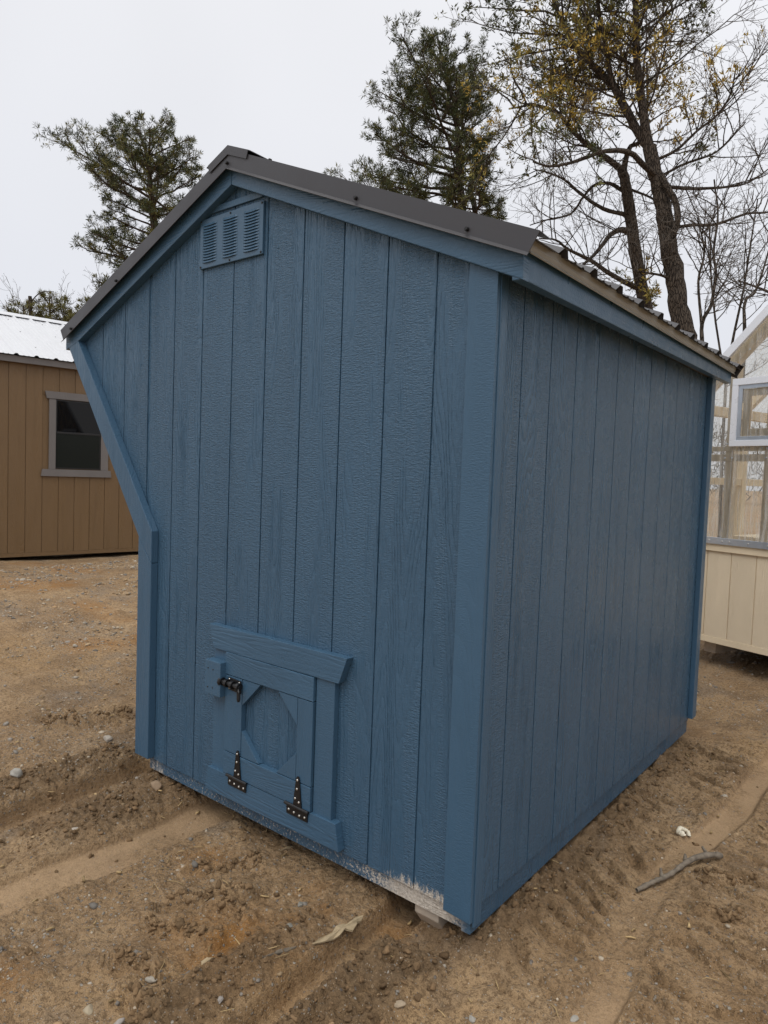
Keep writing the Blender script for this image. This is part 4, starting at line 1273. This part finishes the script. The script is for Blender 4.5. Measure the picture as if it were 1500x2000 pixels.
# ------------------------------------------------------------------ things lying on the ground
rng = np.random.default_rng(5)
def blob(seed, n_sub=1, rough=.28):
    r = random.Random(seed)
    bm = bmesh.new()
    bmesh.ops.create_icosphere(bm, subdivisions=n_sub, radius=1)
    ph = [(r.uniform(1, 3), r.uniform(0, 6), Vector((r.gauss(0, 1), r.gauss(0, 1), r.gauss(0, 1))).normalized()) for _ in range(5)]
    for v in bm.verts:
        s_ = 1 + sum(rough * .35 * math.sin(f * v.co.dot(d) * 2 + p) for f, p, d in ph) + r.uniform(-rough, rough) * .35
        v.co *= s_
    # a few flat facets
    for _ in range(4):
        d = Vector((r.gauss(0, 1), r.gauss(0, 1), r.gauss(0, 1))).normalized(); lim = r.uniform(.55, .85)
        for v in bm.verts:
            t = v.co.dot(d)
            if t > lim:
                v.co -= d * (t - lim)
    v = np.array([tuple(p.co) for p in bm.verts]); f = np.array([[w.index for w in q.verts] for q in bm.faces])
    bm.free()
    return v, f

def scatter(name, pts, size, shapes, cols_, mat, squash=(.45, .75), sink=.25, smooth=False):
    """merge many small bodies into one mesh lying on the ground"""
    V, F, C, base = [], [], [], 0
    hz = ground_z(pts[:, 0], pts[:, 1])
    for i in range(len(pts)):
        v, f = shapes[i % len(shapes)]
        s = size[i]; a = rng.random() * 6.28
        e = rng.uniform(.7, 1.0)
        q = v * np.array([s, s * e, s * rng.uniform(*squash)])
        t = rng.uniform(-.5, .5)
        q = q @ np.array([[1, 0, 0], [0, math.cos(t), -math.sin(t)], [0, math.sin(t), math.cos(t)]])
        q = q @ np.array([[math.cos(a), -math.sin(a), 0], [math.sin(a), math.cos(a), 0], [0, 0, 1]])
        q = q + np.array([pts[i, 0], pts[i, 1], hz[i] + s * .35 * (1 - 2 * sink)])
        V.append(q); F.append(f + base); base += len(v)
        C.append(np.repeat(cols_[i][None], len(v), 0))
    me = fast_mesh(name, np.concatenate(V), np.concatenate(F), smooth)
    add_tint(me, np.concatenate(C))
    o = obj(name, me, mat)
    o['kind'] = 'stuff'
    return o

def outside(p):
    """not under a shed floor"""
    u = (p[:, 0] > -1.85) & (p[:, 0] < -.0) & (p[:, 1] > .12) & (p[:, 1] < 2.5)
    return ~u

tiny = [blob(s, 1, .25) for s in range(8)]
mid_ = [blob(100 + s, 2, .5) for s in range(8)]
# gravel
N = 40000
cand = np.stack([rng.uniform(-7.5, 1.3, N), rng.uniform(-1.3, 5.5, N)], 1)
fx = ground_fields(cand[:, 0], cand[:, 1])
pr_keep = (.06 + .9 * fx[3]) * (1 - .9 * fx[4])
keep = (rng.random(N) < pr_keep) & outside(cand)
cand = cand[keep]
dist = np.hypot(cand[:, 0] - 1.0, cand[:, 1] + 1.8)
sz = np.exp(rng.normal(-5.3, .5, len(cand))) * (1 + .16 * np.clip(dist - 2.5, 0, 6))
pal = np.array([(.27, .24, .205), (.36, .315, .255), (.37, .265, .155), (.20, .18, .155), (.43, .36, .27), (.33, .22, .12)])
cc = pal[rng.integers(0, len(pal), len(cand))] * rng.uniform(.7, 1.15, (len(cand), 1))
scatter('gravel', cand, sz, tiny, cc, M['stone'], (.4, .7), .55)
# mud clods
N = 34000
cand = np.stack([rng.uniform(-2.5, .5, N), rng.uniform(-1.25, 2.6, N)], 1)
fx = ground_fields(cand[:, 0], cand[:, 1])
keep = (rng.random(N) < fx[1] ** 1.3 + .012) & outside(cand)
cand = cand[keep]
sz = np.exp(rng.normal(-5.35, .50, len(cand)))
sz = np.clip(sz, .0016, .016)
cc = np.array([(.165, .105, .055)]) * rng.uniform(.65, 1.35, (len(cand), 1))
scatter('mud_clods', cand, sz, mid_, cc, M['clod'], (.6, .95), .2)
# torn lips of mud pushed up by the lugs: crumbs lined up along each tear
lp = []
for pts, hh, w in CRACKS:
    for (ax, ay), (bx_, by_) in zip(pts, pts[1:]):
        L_ = math.hypot(bx_ - ax, by_ - ay)
        for t in rng.uniform(-.1, 1.1, int(L_ * 480)):
            o_ = abs(rng.normal(0, .011)) - .004
            wv = .010 * math.sin(t * 7 + ax * 40)
            lp.append((ax + (bx_ - ax) * t - (by_ - ay) / L_ * (o_ + wv) + rng.normal(0, .003), ay + (by_ - ay) * t + (bx_ - ax) / L_ * (o_ + wv) + rng.normal(0, .003)))
lp = np.array(lp)
sz = np.clip(np.exp(rng.normal(-5.25, .5, len(lp))), .0025, .013)
scatter('torn_mud', lp, sz, mid_, np.array([(.19, .122, .064)]) * rng.uniform(.7, 1.3, (len(lp), 1)), M['clod'], (.6, 1.0), .15)
# straw and wood chips
N = 900
V, F, C = [], [], []
px, py = rng.uniform(-4.5, 1.1, N), rng.uniform(-1.2, 3.2, N)
pz_ = ground_z(px, py)
for i in range(N):
    L = rng.uniform(.012, .05) * (1.0 if rng.random() < .85 else 1.5); w = rng.uniform(.0012, .0035); a = rng.random() * 6.28
    if rng.random() < .3:
        w = rng.uniform(.004, .009); L = rng.uniform(.015, .035)
    d = np.array([math.cos(a), math.sin(a), rng.uniform(-.1, .25)]); s_ = np.array([-math.sin(a), math.cos(a), 0])
    c = np.array([px[i], py[i], pz_[i] + .005]); u = np.array([0, 0, w * .7])
    b0 = len(V)
    bend = np.array([0, 0, L * rng.uniform(0, .12)]) + s_ * L * rng.uniform(-.15, .15)
    for t in (-.5, 0, .5):
        o_ = c + d * L * t + (bend if t == 0 else 0)
        V += [o_ - s_ * w * .5, o_ + s_ * w * .5, o_ + s_ * w * .35 + u, o_ - s_ * w * .35 + u]
    for k in (0, 4):
        for j in range(4):
            F.append((b0 + k + j, b0 + k + (j + 1) % 4, b0 + k + 4 + (j + 1) % 4, b0 + k + 4 + j))
    F += [(b0 + 3, b0 + 2, b0 + 1, b0), (b0 + 8, b0 + 9, b0 + 10, b0 + 11)]
    C.append(np.repeat((np.array([(.42, .30, .15)]) * rng.uniform(.45, 1.25)), 12, 0))
me = fast_mesh('straw_and_chips', np.array(V), np.array(F)); add_tint(me, np.concatenate(C))
obj('straw_and_chips', me, M['straw'])['kind'] = 'stuff'

# single stones one can pick out
STONES = [(-1.66, -.06, .034, (0.28, 0.20, 0.13), 'rounded tan stone in the spoil by the left skid'),
          (-.31, -.42, .020, (0.41, 0.34, 0.25), 'pale oblong stone on the clods by the skid groove'),
          (-.285, -.435, .016, (0.38, 0.31, 0.23), 'thin pale chip against the oblong stone on the clods'),
          (-1.62, -.46, .022, (0.41, 0.36, 0.30), 'pale flat stone beside the smooth skid track'),
          (-.69, -.70, .017, (0.34, 0.31, 0.26), 'light grey stone near the torn mud lip'),
          (-.60, -.18, .014, (0.22, 0.21, 0.18), 'dark grey stone in front of the small door'),
          (-.53, -.30, .013, (0.22, 0.21, 0.18), 'angular dark grey stone beside the wood slab'),
          (-.45, -.64, .014, (0.30, 0.27, 0.24), 'grey chip at the foot of the clod heap'),
          (-.05, -.33, .016, (0.33, 0.26, 0.18), 'tan cobble near the shed corner'),
          (.12, -.22, .013, (0.33, 0.31, 0.27), 'small grey stone off the shed corner'),
          (.33, -.02, .014, (0.33, 0.31, 0.27), 'pale grey stone in the wheel track'),
          (-.72, -.88, .018, (0.36, 0.30, 0.21), 'lumpy tan stone low on the bare mud'),
          (-.60, -.86, .016, (0.33, 0.30, 0.27), 'dull grey stone next to the lumpy tan one'),
          (-2.25, -.42, .035, (0.34, 0.32, 0.28), 'slate grey stone on the left spoil heap'),
          (-2.1, -.62, .030, (0.36, 0.34, 0.30), 'pale slab of stone at the left groove end'),
          (-2.45, .15, .032, (0.38, 0.34, 0.29), 'pale flat cobble in the gravel left of the shed'),
          (-2.75, .55, .036, (0.33, 0.31, 0.27), 'grey cobble in the gravel left of the slanted side'),
          (.50, 2.0, .022, (0.37, 0.34, 0.30), 'pale stone beside the far end of the wheel track')]
for i, (x, y, s, c, lab) in enumerate(STONES):
    v, f = blob(300 + i, 3, .22)
    v = v * np.array([s, s * .72, s * .55])
    me = fast_mesh('stone', v, f, True); add_tint(me, np.repeat(np.array([c]), len(v), 0))
    o = obj('stone', me, M['stone'])
    o.location = (x, y, float(ground_z(x, y)[0]) + s * .12)
    o.rotation_euler = (0, 0, i * 1.7)
    tag(o, lab, 'stone', 'loose stones on the mud')

def tubes_obj(name, paths, mat, label, cat):
    T = Tree(9)
    for pts, r0, r1, sd in paths:
        T.limb(pts, r0, r1, sd, 7, .12)
    V, F = T.tubes(T.wood)
    o = obj(name, fast_mesh(name, V, F, True), mat)
    return tag(o, label, cat)
gz = lambda x, y, d=.0: (x, y, float(ground_z(x, y)[0]) + d)
tubes_obj('stick', [([gz(.26, .70, .012), gz(.295, .79, .02), gz(.33, .88, .022), gz(.37, 1.0, .028), gz(.415, 1.08, .03), gz(.45, 1.13, .022)], .008, .012, 9),
                    ([gz(.31, .83, .02), gz(.295, .86, .04)], .009, .004, 6), ([gz(.355, .97, .028), gz(.345, 1.0, .05)], .009, .005, 6), ([gz(.41, 1.08, .03), gz(.38, 1.12, .042)], .009, .006, 6)],
          M['drift'], 'gnarled grey weathered stick lying across the wheel track', 'stick')
def slab(name, pts, th, mat, label, cat, tilt=.0):
    """torn flat piece: outline points on the ground, real thickness, curled a little"""
    zs = [float(ground_z(x, y)[0]) for x, y in pts]
    zm = max(zs)
    bm = bmesh.new()
    n = len(pts)
    cx = sum(p[0] for p in pts) / n; cy = sum(p[1] for p in pts) / n
    top = [bm.verts.new((x, y, zm + .002 + .006 * math.sin(i * 1.9) + tilt * (y - cy))) for i, (x, y) in enumerate(pts)]
    bot = [bm.verts.new((cx + (x - cx) * .97, cy + (y - cy) * .97, t.co.z - th)) for (x, y), t in zip(pts, top)]
    ct = bm.verts.new((cx, cy, zm + .008)); cb = bm.verts.new((cx, cy, zm + .008 - th))
    for i in range(n):
        j = (i + 1) % n
        bm.faces.new((top[i], top[j], ct)); bm.faces.new((bot[j], bot[i], cb)); bm.faces.new((top[j], top[i], bot[i], bot[j]))
    bmesh.ops.recalc_face_normals(bm, faces=bm.faces)
    return tag(obj(name, to_me(name, bm), mat), label, cat)
slab('wood_slab', [(-.425, -.300), (-.421, -.275), (-.425, -.25), (-.418, -.215), (-.422, -.19), (-.418, -.16), (-.408, -.145), (-.405, -.11), (-.393, -.085), (-.388, -.105), (-.391, -.125), (-.379, -.135), (-.375, -.16), (-.386, -.165), (-.392, -.18), (-.389, -.21), (-.395, -.235), (-.398, -.265), (-.408, -.28)], .005, M['slab'], 'torn pale slab of wood on the clods beside the skid groove', 'wood')
slab('wood_splinter', [(-.485, -.455), (-.466, -.40), (-.445, -.345), (-.452, -.385), (-.472, -.44)], .006, M['drift'], 'long brown wood splinter near the pale slab', 'wood')
slab('wood_chip', [(-.920, .02), (-.912, .035), (-.903, .075), (-.907, .085), (-.914, .05)], .005, M['slab'], 'yellow wood chip standing out in front of the little door', 'wood')
slab('wood_chip', [(-.605, -.59), (-.600, -.572), (-.603, -.56), (-.590, -.55), (-.586, -.562), (-.592, -.575), (-.597, -.595)], .006, M['slab'], 'crumpled wood chip beside the orange clay patch', 'wood')
curl = [gz(.275 + .022 * math.cos(a), 1.25 + .022 * math.sin(a), .010) for a in np.linspace(.5, 5.0, 9)]
tubes_obj('shell_curl', [(curl, .008, .011, 8)], M['shell'], 'small cream curled shell on the tyre-marked mud', 'shell')

for o in col.objects:
    if '_base' in o:
        del o['_base']
